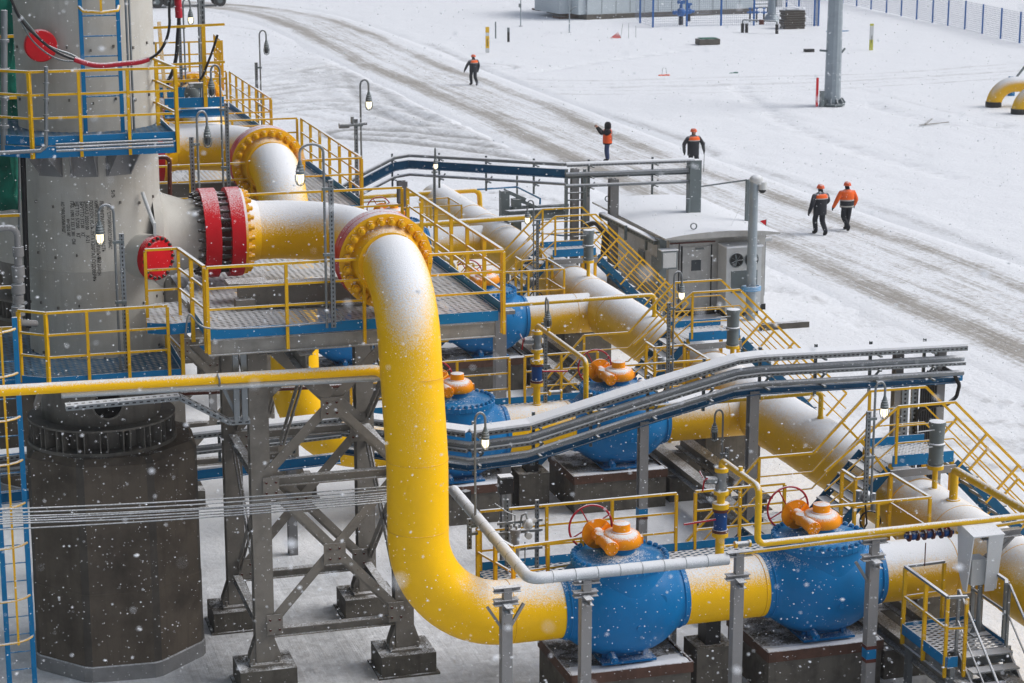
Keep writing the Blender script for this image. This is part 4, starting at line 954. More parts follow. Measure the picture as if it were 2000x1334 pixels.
railing('yellow railing along the front of the upper vessel deck, across the top left', [(.6, 39.55, za), (2.5, 37.92, za), (5.05, 37.92, za)], g, h=1.22, step=.84, drop=.3)
railing('yellow railing on the right side of the upper vessel deck', [(5.05, 37.95, za), (4.75, 40.9, za)], g, h=1.22, step=1.5, drop=.1)
t = thing('vessel_deck', 'lower blue grating deck round the lettered vessel', 'platform', (3.5, 38.3, 6.3))
za = 6.27; pl = [(2.55, 37.6), (4.9, 37.6), (4.9, 39.6), (4.6, 41.6), (.6, 41.6), (.6, 39.0)]
MB().plate([(a, c, za) for a, c in pl], .004).build('grating_deck', 'bluegrating', t)
for (a, c), (d, e) in zip(pl[-1:]+pl[:2], pl[:3]): MB().bar((a, c, za-.07), (d, e, za-.07), .02, .2).build('fascia', 'steelblue', t)
MB().bar((4.92, 37.6, za+.08), (4.92, 39.6, za+.08), .015, .2).build('toe_board', 'steelblue', t)
for xx in (2.4, 3.4, 4.6): MB().bar((xx, 37.65, za-.2), (xx, 39.2, za-.9), .08, .1).build('bracket', 'brown', t)
railing('yellow railing along the front of the lower vessel deck', [(2.1, 37.95, za), (2.55, 37.57, za), (4.7, 37.57, za)], g, h=1.22, step=.72, drop=.1)
railing('small yellow railing closing the right end of the lower vessel deck', [(4.95, 37.6, za-.1), (4.85, 39.0, za-.1)], g, h=.95, step=1.3, mids=1)
t = thing('link_deck', 'small snowy grating piece with curved blue edge between the vessel and the platform', 'platform', (4.8, 37.8, 7.0))
MB().plate([(4.35, 37.75, 7.15), (4.75, 37.55, 7.15), (5.2, 37.6, 7.15), (5.2, 39.4, 7.15), (4.5, 39.4, 7.15)], .004).build('grating_deck', 'grating', t); b = MB(); b.bar((4.35, 37.74, 7.06), (4.75, 37.54, 7.06), .02, .2); b.bar((4.75, 37.54, 7.06), (5.2, 37.59, 7.06), .02, .2); b.build('fascia', 'steelblue', t)
# raised blue platform between vessel two and three (upper left)
zb = 9.55; q0, q1 = at(325, 215, z=9.3), at(434, 205, z=9.3); yq = (q0.y+q1.y)/2
t = thing('raised_platform', 'raised blue steel platform with a yellow gallows frame, upper left', 'platform', (q0.x, yq, 9.3))
b = MB(); b.bar((q0.x, yq, 9.42), (q1.x, yq, 9.42), .02, .24); b.build('fascia', 'steelblue', t); MB().ibeam((q0.x, yq+.03, 9.16), (q1.x, yq+.03, 9.16), .1, .2, .02).build('edge_beam', 'steelblue', t)
MB().bar((q0.x+.1, yq+1.6, 9.5), (q1.x-.25, yq+1.4, 9.5), .02, .25).build('rear_board', 'steelblue', t); MB().plate([(q0.x, yq, 9.36), (q1.x, yq, 9.36), (q1.x, yq+1.6, 9.36), (q0.x, yq+1.6, 9.36)], .004).build('grating_deck', 'grating', t)
for px in (400,): xx = at(px, 150, Y=yq).x; MB().bar((xx, yq, 9.3), (xx, yq, 11.25), .09, .09).build('post', 'rail', t); MB().bar((xx-.95, yq, 9.3), (xx-.95, yq+.8, 11.3), .08, .08).build('post', 'rail', t)
for zz, w_ in ((11.25, 1.0), (10.35, .8), (9.95, .8)): MB().bar((q0.x-.35, yq+.05, zz-.02), (q1.x+.12*w_-.05, yq-.02, zz+.03), .04, .06).build('rail', 'rail', t)
q = at(375, 175, Y=yq+.4); b = MB(); b.ball((q.x, q.y, q.z-.1), .2, 0, 10, (1, .7, 1.2)); b.box((q.x+.1, q.y, q.z+.1), (.35, .2, .12)); b.build('floodlight_cover', 'galvdark', t)
railing('far yellow railing behind the raised blue platform', [(6.6, 60.5, 8.6), (9.4, 60.5, 8.6), (9.5, 62.5, 8.6)], 'yellow railings of the vessel platforms', step=.8, h=1.4, mids=3)
# blue ladder up the vessel
t = thing('ladder', 'blue ladder up the vessel with a yellow cage hoop near the top edge', 'ladder', (3.8, 38.7, 10.5)); xl0, xl1, yl = at(160, 100, Y=38.75).x, at(233, 100, Y=38.75).x, 38.72
for xx in (xl0, xl1): MB().bar((xx, yl, 10.5), (xx, yl, 14.5), .07, .05, 0, (0, 1, 0)).build('stringer', 'steelblue', t)
for i in range(12): MB().tube([(xl0, yl, 10.8+.36*i), (xl1, yl, 10.8+.36*i)], .014, 6).build('rung', 'steelblue', t)
zz = at(195, 15, Y=38.4).z
for dz in (0, .9): b = MB(); b.tube([(xl0-.02, yl, zz+dz), (xl0+.03, yl-.25, zz-.06+dz), ((xl0+xl1)/2, yl-.36, zz-.08+dz), (xl1-.03, yl-.25, zz-.06+dz), (xl1+.02, yl, zz+dz)], .028, 8); b.build('cage_hoop', 'rail', t)
MB().bar(((xl0+xl1)/2, yl-.37, zz-.1), ((xl0+xl1)/2, yl-.37, zz+1.6), .04, .015).build('cage_strip', 'rail', t)
b = MB(); 
for dx in (.16, .22): b.tube([(xl1+dx, 38.86, 10.5), (xl1+dx, 38.86, 14.2)], .022, 8)
tag(b.build('conduit_run', 'galv', None, (xl1+.2, 38.86, 10.5)), 'pair of thin grey conduits beside the blue ladder', 'conduit')
# caged ladder down at the lower left corner
t = thing('caged_ladder', 'blue ladder with a yellow cage going down at the lower left edge', 'ladder', (2.0, 37.3, 0)); xa, xb, yl = at(44, 900, Y=37.3).x, at(-8, 900, Y=37.6).x, 37.35
for xx in (xa, xb): MB().bar((xx, yl, 0), (xx, yl, 7.5), .09, .07, 0, (0, 1, 0)).build('stringer', 'steelblue', t)
for i in range(20): MB().tube([(xa, yl, .25+.34*i), (xb, yl, .25+.34*i)], .012, 6).build('rung', 'steelblue', t)
for zz in (1.55, 2.35, 3.35, 4.1, 4.9, 5.7, 6.5, 7.3):
    b = MB(); b.tube([(xa, yl-.03, zz), (xa-.10, yl-.16, zz), (xa-.26, yl-.26, zz), (xa-.55, yl-.3, zz), (xa-.9, yl-.2, zz)], .022, 6); b.build('cage_hoop', 'rail', t)
MB().bar((xa-.26, yl-.27, 1.5), (xa-.26, yl-.27, 7.35), .04, .012).build('cage_strip', 'rail', t)
t = thing('tall_strut', 'tall perforated grey strut rising past the top edge beside the yellow gallows frame', 'post', at(398, 190, Y=52)); q0_, q1_ = at(400, 195, Y=52), at(393, -60, Y=52); b = MB(); b.chan(q0_, q1_, .11, .08, slots=.12, up=(0, 1, 0)); b.build('strut', ['galv', 'dark'], t); MB().tube([q0_+Vector((-.1, -.05, 0)), q1_+Vector((-.1, -.05, 0))], .03, 8).build('conduit', 'galv', t)
q = at(976, 600, Y=53.9); t = thing('pipe_post', 'grey square post under the small yellow line, right of the nearest platform corner', 'post', (q.x, 53.9, 0), 'grey steel posts carrying the small lines'); MB().box((q.x, 53.9, 1.55), (.3, .3, 3.1)).build('post', 'grey', t); MB().box((q.x+.08, 53.9, 3.14), (.62, .34, .1)).build('saddle', 'grey', t)
q = at(672, 245, Y=48.9); t = thing('side_camera', 'tiny grey box device sticking out left of the lamp strut over the snowfield', 'instrument', q); b = MB(); b.tube([q, q+Vector((.55, 0, .03))], .04, 8); b.build('arm', 'galv', t); b = MB(); b.cyl(q+Vector((-.12, 0, 0)), q+Vector((.12, 0, 0)), .07, n=10); b.cyl(q+Vector((.2, 0, 0)), q+Vector((.2, 0, .2)), .04, n=8); b.build('housing', 'galv', t)
# horizontal yellow tube in front of the vessel and its clips
yt0, yt1 = 36.15, 36.35; p = [at(-30, 765, Y=yt0), at(738, 722, Y=yt1)]
t = thing('cross_tube', 'long slim yellow pipe crossing low before the vessel to behind the thick pipe', 'pipe', p[0]); p2 = Vector(p[1]); 
MB().tube(fil([p[0], p2+Vector((.03, 0, 0)), p2+Vector((.42, .05, -.45)), p2+Vector((.6, .05, -.45))], [.35, .1], 6), .098, 20).build('pipe', 'yellow', t)
a_, c_ = at(120, 772, Y=36.3), at(745, 738, Y=36.45); b = MB(); b.tube([a_, c_], .055, 10); b.build('grey_conduit', 'insul', t)
b = MB(); b.torus(at(427, 742, Y=36.22), (1, 0, .05), .105, .02, 18, 6); b.build('clip', 'galv', t)
t = thing('tray_bracket', 'galvanised sloping tray bracket hanging under the yellow cross pipe', 'bracket', at(300, 800, Y=36.6)); yy = 36.6
pts = [at(128, 795, Y=yy), at(350, 775, Y=yy), at(447, 823, Y=yy), at(487, 820, Y=yy)]; b = MB()
for i in range(3): b.chan(pts[i], pts[i+1], .25, .085, slots=.12)
b.build('tray', ['galv', 'dark'], t)
b = MB()
for px in (458, 474): b.ibeam(at(px, 668, Y=yy-.1), at(px+5, 822, Y=yy-.1), .1, .08, .012)
b.build('twin_hanger', 'galv', t); b = MB(); b.bar(at(438, 762, Y=yy), at(462, 812, Y=yy), .06, .06); b.bar(at(425, 750, Y=yy+.05), at(470, 752, Y=yy+.05), .06, .2); b.build('brace', 'galv', t)
for i, (ya_, yb_, l_) in enumerate(((996, 950, 'topmost'), (1003, 956, 'second from the top'), (1010, 962, 'third from the top'), (1016, 967, 'middle'), (1020, 971, 'third from the bottom'), (1024, 975, 'second from the bottom'), (1036, 980, 'lowest'))):
    yy = 35.6+.09*i; pa_, pb_ = at(-30, ya_, Y=yy), at(760, yb_, Y=yy+.25); b = MB(); n = 10
    b.tube([pa_.lerp(pb_, j/n)+Vector((0, 0, -.05*math.sin(PI*j/n)*(1+.3*(i % 3)))) for j in range(n+1)], .013, 6)
    tag(b.build('steel_cable', 'galv', None, pa_), f'thin grey cable stretched across the pedestal and tower, {l_} of the seven', 'cable', 'thin cables stretched low across the tower')
# loose cables at the upper left
def cable(label, pts, r, mt, sleeves=()):
    t = thing('hanging_cable', label, 'cable', pts[0], 'loose hanging cables'); P_ = [Vector(p) for p in pts]
    for _ in range(2):
        Q = [P_[0]]
        for i in range(len(P_)-1): Q += [P_[i].lerp(P_[i+1], .25), P_[i].lerp(P_[i+1], .75)]
        P_ = Q+[P_[-1]]
    MB().tube(P_, r, 8).build('cable', mt, t)
    for a, c in sleeves: n = len(P_); MB().tube(P_[int(a*n):int(c*n)], r*1.9, 10).build('sleeve', 'wheel', t)
yy = 37.6
cable('sagging cable with a red sleeve draped across the upper vessel railing', [at(*p_, Y=yy) for p_ in ((18, -10), (40, 40), (75, 75), (110, 103), (150, 118), (190, 130), (240, 124), (280, 121), (310, 105), (325, 80), (332, 50), (330, 20), (334, -20))], .025, 'dark', ((.33, .62),))
cable('second sagging cable just above the red-sleeved one', [at(*p_, Y=yy+.05) for p_ in ((30, 20), (55, 48), (85, 85), (112, 98), (135, 104), (160, 118))], .018, 'galvdark')
cable('thinnest sagging cable in front of the red disc', [at(*p_, Y=yy+.1) for p_ in ((25, 15), (45, 50), (62, 80), (95, 108), (125, 120), (155, 119))], .014, 'galvdark')
cable('dark cable with a red sleeve hanging down to the raised blue platform', [at(*p_, Y=56.) for p_ in ((346, -20), (348, 10), (350, 38), (347, 70), (345, 110), (338, 140), (325, 165), (322, 190))], .05, 'dark', ((.0, .32),))
cable('thin dark cable slanting from the gallows frame down to its floodlight cover', [at(*p_, Y=yq-.1) for p_ in ((425, 68), (415, 100), (404, 128), (396, 150), (388, 158))], .03, 'dark')
cable('grey cable looping along the nearest platform edge', [at(*p_, Y=36.25) for p_ in ((362, 655), (366, 618), (372, 612), (392, 640), (430, 643), (520, 640), (640, 630), (668, 626), (672, 618), (655, 608), (650, 600))], .016, 'galv')
# left-edge clutter between the vessels
t = thing('tarpaulin', 'green tarpaulin hung on scaffold tubes at the upper left edge', 'tarpaulin', at(20, 200, Y=44)); b = MB(); n = 14; vs = []
for j in range(n+1):
    for i in range(6): q = at(-60+i*20.5, -10+j*30, Y=44); vs.append((q.x+.04*math.sin(j*1.3+i), 44+.12*math.sin(i*2.1+j*.8), q.z))
b.add(vs, [(j*6+i, j*6+i+1, (j+1)*6+i+1, (j+1)*6+i) for j in range(n) for i in range(5)], 0, True); cl = b.build('sheet', 'green', t)
sm = cl.modifiers.new('thick', 'SOLIDIFY'); sm.thickness = .02
for px in (-20, 38): b = MB(); b.tube([at(px, 480, Y=43.9), at(px, -60, Y=43.9)], .03, 8); b.build('scaffold_tube', 'galv', t)
for py in (70, 190, 300, 420, 560, 640):
    b = MB(); b.bar(at(-60, py+4, Y=43.5), at(38, py, Y=43.5), .05, .06); b.build('scaffold_rail', 'rail', t)
for px, py0, py1, r_, lab in ((8, 20, 300, .06, 'leftmost grey upright pipe at the upper left edge, in front of the green sheet'), (90, 130, 285, .035, 'bent grey conduit standing on the upper vessel deck')):
    q0_, q1_ = at(px, py0, Y=38.4 if px < 50 else 37.85), at(px, py1, Y=38.4 if px < 50 else 37.85); b = MB(); b.tube([q0_, q1_]+([q1_+Vector((-.1, 0, -.08)), q1_+Vector((-1.6, 0, -.1))] if px > 50 else []), r_, 10)
    for j in range(4): b.cyl(q0_.lerp(q1_, .2+.2*j), q0_.lerp(q1_, .22+.2*j), r_*1.5, n=10)
    tag(b.build('upright_conduit', 'galv', None, q1_), lab, 'pipe', 'grey service pipes beside the vessel')
t = thing('gauge_column', 'grey flanged level gauge column beside the vessel at the left edge', 'instrument', at(35, 560, Y=38.3)); 
for i, (py, r_) in enumerate(((482, .10), (500, .07), (520, .115), (532, .1), (555, .12), (575, .1), (598, .12))): q = at(35, py, Y=38.3); MB().cyl(q, q-Vector((0, 0, .17)), r_, n=16).build('flanged_section', 'grey', t)
b = MB(); q = at(35, 482, Y=38.3); b.tube(fil([q, q+Vector((0, 0, .35)), q+Vector((-.5, 0, .35))], .15), .06, 10); b.tube([at(35, 615, Y=38.3), at(40, 630, Y=38.3), at(70, 632, Y=38.6)], .06, 10); b.build('elbow', 'grey', t)
t = thing('dark_pipe', 'dark upright pipe close along the left side of the vessel', 'pipe', at(46, 500, Y=39)); MB().tube([at(44, 290, Y=39.3), at(56, 640, Y=39.3)], .05, 10).build('pipe', 'dark', t)
t = thing('drain_pipe', 'rust-brown hooked pipe between the vessel and the second flange', 'pipe', at(330, 370, Y=42.2)); MB().tube(fil([at(300, 308, Y=42.2), at(331, 306, Y=42.2), at(332, 392, Y=42.2)], .12), .045, 10).build('pipe', 'maroon', t)
for i, (py0, py1) in enumerate(((745, 738), (757, 752))):
    b = MB(); b.tube([at(352, py0+12, Y=42.5), at(700, py1, Y=43.2)], .045, 10); tag(b.build('maroon_pipe', 'maroon', None, at(400, py0, Y=42.5)), ['upper', 'lower'][i]+' of two thin oxide-red pipes behind the front tower', 'pipe', 'oxide-red pipes behind the front tower')
# instruments by the walkways
def instrument(label, q, h_=1.3, box=True):
    t = thing('instrument_stand', label, 'instrument', q, 'grey instrument stands on the walkways'); x, y, z = q
    b = MB(); b.chan((x, y, z-.9), (x, y, z+h_*.55), .07, .06, slots=.08, up=(0, 1, 0)); b.chan((x+.6, y, z-.9), (x+.6, y, z+h_*.5), .07, .06, slots=.08, up=(0, 1, 0)); b.bar((x-.2, y-.03, z+.05), (x+.7, y-.03, z+.05), .03, .05); b.bar((x-.2, y-.03, z+.25), (x+.7, y-.03, z+.25), .03, .05); b.bar((x-.2, y-.03, z-.3), (x+.7, y-.03, z-.3), .03, .05); b.build('strut_frame', ['galv', 'dark'], t)
    b = MB(); b.lathe((x+.1, y-.22, z-.55), (0, 0, 1), [(0, .07), (.04, .1), (.08, .1), (.1, .075), (.3, .08), (.32, .1), (.38, .1), (.4, .08), (.62, .085), (.66, .11), (.74, .11), (.75, .02)], 16); g_ = b.build('gauge_column', 'grey', t)
    b = MB()
    for a in range(4): b.cyl((x+.1+.08*math.cos(a*1.57), y-.22+.08*math.sin(a*1.57), z+.2), (x+.1+.08*math.cos(a*1.57), y-.22+.08*math.sin(a*1.57), z+.27), .02, n=8)
    b.build('bolt', 'galv', g_)
    b = MB(); b.cyl((x+.38, y-.16, z+.2), (x+.38, y-.02, z+.2), .09, n=18); b.cyl((x+.38, y-.12, z+.2), (x+.55, y-.12, z+.3), .04, n=10); b.ball((x+.40, y-.1, z+.22), .1, 0, 12); b.build('transmitter', 'pale', t); b = MB(); b.cyl((x+.4, y-.14, z-.02), (x+.4, y-.04, z-.02), .065, n=16); b.build('dial', 'pale', t)
    b = MB(); b.tube([(x+.1, y-.2, z+.2), (x+.1, y-.2, z+.45), (x-.05, y-.2, z+.52), (x-.3, y-.2, z+.72)], .012, 6); b.tube([(x+.38, y-.1, z+.3), (x+.36, y-.05, z+.42), (x+.28, y-.05, z+.38), (x+.22, y-.05, z)], .02, 6); b.tube([(x+.3, y-.2, z-.1), (x+.3, y-.2, z-.5), (x-.1, y-.2, z-.6)], .012, 6); b.build('tubing', 'galv', t)
    if box: b = MB(); b.box((x-.03, y, z+1.0), (.26, .2, .3)); b.build('terminal_box', 'dark', t); b = MB(); b.bar((x-.16, y, z+1.18), (x+.1, y, z+1.18), .22, .02); b.bar((x-.03, y, z+.3), (x-.03, y, z+.9), .05, .05); b.build('box_hood', 'galv', t)
    return t
q = at(990, 1045, Y=37.0); instrument('cluttered grey instrument stand with a black terminal box right of the thick pipe', (q.x, 37.0, q.z+.0))
for px, py, Y_, l_ in ((1040, 560, 60.0, 'left of the farthest crossing stair'), (1300, 720, 47.6, 'left of the middle crossing stair'), (1690, 985, 36.2, 'on the landing of the nearest crossing stair')):
    q = at(px, py, Y=Y_); t = thing('junction_cluster', f'small grey junction fittings and looped tubing {l_}', 'instrument', q, 'junction fittings by the stairs')
    b = MB(); b.ball(q+Vector((0, 0, .15)), .14, 0, 12); b.cyl(q+Vector((-.15, 0, .0)), q+Vector((-.15, 0, .3)), .06, n=12); b.cyl(q+Vector((.12, -.1, -.1)), q+Vector((.12, -.1, .25)), .05, n=12); b.build('fitting', 'galv', t)
    b = MB(); b.torus(q+Vector((.12, 0, -.35)), (.3, 1, 0), .2, .018, 24, 6); b.tube([q, q+Vector((.05, 0, -.4)), q+Vector((-.12, 0, -.7))], .02, 6); b.build('tubing_loop', 'dark', t)
q = at(885, 975, Y=38.4); t = thing('wall_socket', 'small black clamp box at the top of the clad pipe, beside the thick pipe', 'fitting', q); b = MB(); b.box((q.x+.25, q.y, q.z+.05), (.16, .16, .2), 0, .5); b.build('box', 'dark', t); b = MB(); b.tube([q, q+Vector((.1, 0, .15)), q+Vector((.2, 0, .1))], .03, 8); b.build('cable_gland', 'dark', t)
railing('low yellow railing right of the thick pipe with a sloping corner, near the instrument stand', [(10.3, 36.9, 1.98), (10.62, 35.6, 1.98), (12.0, 35.75, 1.98)], 'yellow railings round the valve walkways', h=1.0, step=.6, mids=1)
# ================================================================== yard and background
def G(px, py): return at(px, py, z=0)
def polyw(pts): return np.array([[G(*p).x, G(*p).y] for p in pts])
def dense(P_, step=.5):
    out = []
    for a, b_ in zip(P_[:-1], P_[1:]):
        n = max(1, int(np.hypot(*(b_-a))/step)); out += [a+(b_-a)*i/n for i in range(n)]
    return np.array(out+[P_[-1]])
def smoothline(P_, it=2):
    for _ in range(it):
        Q = [P_[0]]
        for a, b_ in zip(P_[:-1], P_[1:]): Q += [a*.75+b_*.25, a*.25+b_*.75]
        P_ = np.array(Q+[P_[-1]])
    return P_
T1 = polyw([(330, 2), (430, 8), (560, 20), (680, 60), (800, 117), (980, 192), (1175, 279), (1400, 368), (1560, 428), (1750, 497), (2000, 590), (2300, 700), (3200, 1020)])
T2 = polyw([(330, 6), (430, 14), (540, 32), (640, 70), (800, 147), (980, 222), (1172, 303), (1360, 388), (1520, 455), (1700, 522), (2000, 660), (2300, 800), (3200, 1200)])
T1, T2 = smoothline(T1, 1), smoothline(T2, 1)
def resample(P_, n):
    s = np.r_[0, np.cumsum(np.hypot(*(np.diff(P_, axis=0).T)))]; t = np.linspace(0, s[-1], n); return np.c_[np.interp(t, s, P_[:, 0]), np.interp(t, s, P_[:, 1])], s[-1]
NL = 620; A1, L1 = resample(T1, NL); A2, L2 = resample(T2, NL); CEN = (A1+A2)/2
tan = np.gradient(CEN, axis=0); tan /= np.hypot(*tan.T)[:, None]; nor = np.c_[-tan[:, 1], tan[:, 0]]
half = .5*np.hypot(*(A1-A2).T); half = np.convolve(np.pad(half, 20, 'edge'), np.ones(41)/41, 'valid'); sgn = np.sign(((A1-CEN)*nor).sum(1).mean())
us = np.linspace(-1, 1, 47); ws = 3.4
vs = []; dirt = []; uvs = []
for i in range(NL):
    hw = half[i]
    for u in us:
        d = u*(hw+2.6); x, y = CEN[i]+nor[i]*d*sgn
        o1 = .22*math.sin(i*.037)+.12*math.sin(i*.11+1); o2_ = .22*math.sin(i*.029+2)+.14*math.sin(i*.09); tr1 = math.exp(-((d-hw+o1)/.72)**2)*(.85+.15*math.sin(i*.06)); tr2 = math.exp(-((d+hw+o2_)/.95)**2)*(.85+.15*math.sin(i*.047+2)); tr1 = max(tr1, .5*math.exp(-((d-hw*.45+o2_)/.4)**2)); tr2 = max(tr2, .55*math.exp(-((d+hw*.35-o1)/.4)**2)); mid = .30*math.exp(-(d/ (hw*.9))**2)
        edge = max(0, 1-abs(u))**.5; wob = .12*math.sin(i*.05+d)+.08*math.sin(i*.021)
        dd = max(tr1*.85, tr2*1.0, mid, .24*edge)+wob*.5*(edge)
        z = .03-.02*max(tr1, tr2)-.13*max(0, 1-(1-abs(u))*(hw+2.6)/1.1)
        vs.append((x, y, z)); dirt.append(max(0, dd)*min(1, (1-abs(u))*5)); uvs.append((d*.9, i*L1/NL))
fs = [(i*47+j, i*47+j+1, (i+1)*47+j+1, (i+1)*47+j) for i in range(NL-1) for j in range(46)]
def attr_mesh(name, vs, fs, dirt, uvs, mt, kindname):
    me = bpy.data.meshes.new(name); me.from_pydata(vs, [], fs); me.materials.append(M[mt]); me.polygons.foreach_set('use_smooth', [True]*len(fs))
    a = me.attributes.new('dirt', 'FLOAT', 'POINT'); a.data.foreach_set('value', np.asarray(dirt, dtype=np.float32))
    uvl = me.uv_layers.new(name='UVMap'); li = np.empty(len(me.loops), dtype=np.int32); me.loops.foreach_get('vertex_index', li)
    uvl.data.foreach_set('uv', np.asarray(uvs, dtype=np.float32)[li].ravel()); me.update()
    o = bpy.data.objects.new(name, me); COL.objects.link(o); o['kind'] = 'structure'; return o
rd = attr_mesh('road', vs, fs, dirt, uvs, 'road', 'road'); rd['label'] = 'snow-covered road with two brownish wheel tracks'
if sum(p.normal.z for p in list(rd.data.polygons)[:50]) < 0: rd.data.flip_normals()

gx = np.r_[[-900, -400, -160, -70, -40], np.arange(-26, 112, .34), [118, 135, 170, 260, 480, 1200]]
gy = np.r_[[-300, -100, -30, 5], np.arange(20, 62, .42), np.arange(62, 215, .40), [220, 235, 270, 340, 500, 900, 1800]]
GX, GY = np.meshgrid(gx, gy); pts = np.c_[GX.ravel(), GY.ravel()]; D = np.zeros(len(pts)); ZZ = np.zeros(len(pts)); VV = np.zeros(len(pts)); UU = np.zeros(len(pts))
ruts = [([(420, 178), (520, 160), (640, 140), (700, 128)], .35, .5), ([(400, 196), (600, 165), (760, 165), (900, 205), (1010, 255)], .5, .55), ([(440, 222), (640, 200), (800, 222), (930, 262), (1090, 312)], .5, .5),
        ([(700, 262), (800, 268), (950, 284), (1040, 300)], .8, .6), ([(500, 185), (660, 175), (740, 200), (860, 250), (980, 290)], .35, .5), ([(640, 140), (690, 130), (730, 150), (760, 200), (850, 240)], .6, .5), ([(560, 150), (700, 150), (860, 190)], .3, .5), ([(700, 130), (745, 150), (800, 190), (900, 235)], .45, .5),
        ([(800, 88), (860, 118), (900, 128), (960, 131)], .4, .35), ([(860, 120), (960, 170), (1080, 215), (1160, 238), (1240, 262), (1330, 300)], .45, .4), ([(900, 155), (1100, 168), (1350, 160), (1560, 153), (1760, 146), (2000, 128)], .35, .35), ([(1050, 178), (1300, 178), (1560, 168), (1800, 155), (2000, 142)], .35, .35),
        ([(1400, 330), (1600, 395), (1800, 470), (2000, 560)], .35, .4), ([(1500, 540), (1650, 560), (1850, 640), (2000, 760)], .4, .2), ([(1480, 300), (1650, 340), (1760, 380)], .15, .45), ([(1640, 175), (1780, 215), (1900, 240), (2000, 260)], .25, .25), ([(1420, 195), (1520, 240), (1600, 262), (1750, 300)], .2, .3), ([(1850, 870), (1940, 850), (2010, 880)], .5, .3),
        ([(330, 175), (480, 195), (620, 215), (760, 240)], .4, .45), ([(760, 400), (900, 385), (1010, 400)], .5, .25), ([(300, 40), (480, 60), (620, 90), (700, 125)], .3, .25)]
ix = np.where((pts[:, 0] > -27) & (pts[:, 0] < 113) & (pts[:, 1] > 19) & (pts[:, 1] < 216))[0]; Pn = pts[ix]
for line, amp, w_ in ruts:
    L_ = dense(smoothline(polyw(line), 2), .6); lo, hi = L_.min(0)-3, L_.max(0)+3
    sel = np.where((Pn > lo).all(1) & (Pn < hi).all(1))[0]
    for c0 in range(0, len(sel), 4000):
        s_ = sel[c0:c0+4000]; dd = np.sqrt(((Pn[s_][:, None, :]-L_[None])**2).sum(2)); d = dd.min(1)
        for off in (0, 1.75):
            g_ = amp*np.exp(-((d-off)/w_)**2); D[ix[s_]] = np.maximum(D[ix[s_]], g_*1.15); ZZ[ix[s_]] += -.10*g_+.09*amp*np.exp(-((d-off-w_*1.6)/w_)**2)
# churned-up patch where trucks turn, and rolling drifts
for (cx, cy, rx, ry, a_) in ((690, 150, 9, 16, .42), (850, 255, 13, 10, .36), (1000, 290, 11, 9, .32), (520, 190, 11, 10, .30), (600, 130, 8, 12, .30), (760, 400, 6, 7, .22), (900, 330, 10, 6, .22)):
    c_ = G(cx, cy); D[ix] = np.maximum(D[ix], a_*np.exp(-(((Pn[:, 0]-c_.x)/rx)**2+((Pn[:, 1]-c_.y)/ry)**2)))
for f, a_, ph in ((.11, .10, 0), (.23, .05, 1.3), (.51, .03, 2.1), (1.3, .018, .5), (2.7, .010, 4.)):
    th = rng.uniform(0, PI); ZZ[ix] += a_*np.sin(f*(Pn[:, 0]*math.cos(th)+Pn[:, 1]*math.sin(th))+ph+1.5*np.sin(f*.7*(Pn[:, 0]*math.sin(th)-Pn[:, 1]*math.cos(th))))*.5
# shade painted into the snow under the steelwork, with some trodden slush
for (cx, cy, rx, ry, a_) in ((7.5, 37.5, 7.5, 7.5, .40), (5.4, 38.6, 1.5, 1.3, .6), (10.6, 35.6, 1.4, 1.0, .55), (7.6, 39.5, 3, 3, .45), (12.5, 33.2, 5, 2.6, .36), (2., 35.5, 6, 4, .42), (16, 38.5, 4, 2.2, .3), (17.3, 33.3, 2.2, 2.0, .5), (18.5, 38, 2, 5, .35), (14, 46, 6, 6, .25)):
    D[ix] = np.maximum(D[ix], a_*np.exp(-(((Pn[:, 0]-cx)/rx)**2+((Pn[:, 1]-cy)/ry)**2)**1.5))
# footprint trails
for line in ([(1440, 170), (1490, 210), (1560, 255), (1700, 300), (1860, 345)], [(1500, 560), (1640, 600), (1800, 690)], [(1060, 140), (1180, 118), (1330, 98)], [(1640, 790), (1800, 860), (1990, 870)], [(1700, 200), (1790, 235), (1960, 245)]):
    L_ = dense(smoothline(polyw(line), 2), .75)
    for q_i, q_ in enumerate(L_):
        q_ = q_+rng.uniform(-.12, .12, 2)+(.18 if q_i % 2 else -.18); s_ = np.where((abs(Pn[:, 0]-q_[0]) < .5) & (abs(Pn[:, 1]-q_[1]) < .5))[0]; ZZ[ix[s_]] -= .07; D[ix[s_]] = np.maximum(D[ix[s_]], .22)
# keep the snow sheet under the road
L_ = CEN[::2]; s_ = np.where((Pn[:, 1] > 40))[0]
for c0 in range(0, len(s_), 3000):
    q_ = s_[c0:c0+3000]; d2_ = ((Pn[q_][:, None, :]-L_[None])**2).sum(2); im = d2_.argmin(1); dd = d2_.min(1)**.5; wr = half[::2][im]+2.6; k_ = np.clip((dd-(wr-.9))/.9, 0, 1); ZZ[ix[q_]] = ZZ[ix[q_]]*k_-.055*(1-k_); D[ix[q_]] *= k_
    b_ = (dd >= wr) & (dd < wr+1.2); D[ix[q_[b_]]] = np.maximum(D[ix[q_[b_]]], .12)
ZZ[ix] = np.where(Pn[:, 1] < 62, ZZ[ix]*.35, ZZ[ix])
nx, ny = len(gx), len(gy); I = np.arange(nx*ny).reshape(ny, nx); fs = np.stack([I[:-1, :-1], I[:-1, 1:], I[1:, 1:], I[1:, :-1]], -1).reshape(-1, 4).tolist()
gr = attr_mesh('ground', np.c_[pts, ZZ].tolist(), fs, D, pts*.5, 'ground', 'ground'); gr['label'] = 'snow-covered yard with ruts and footprints'

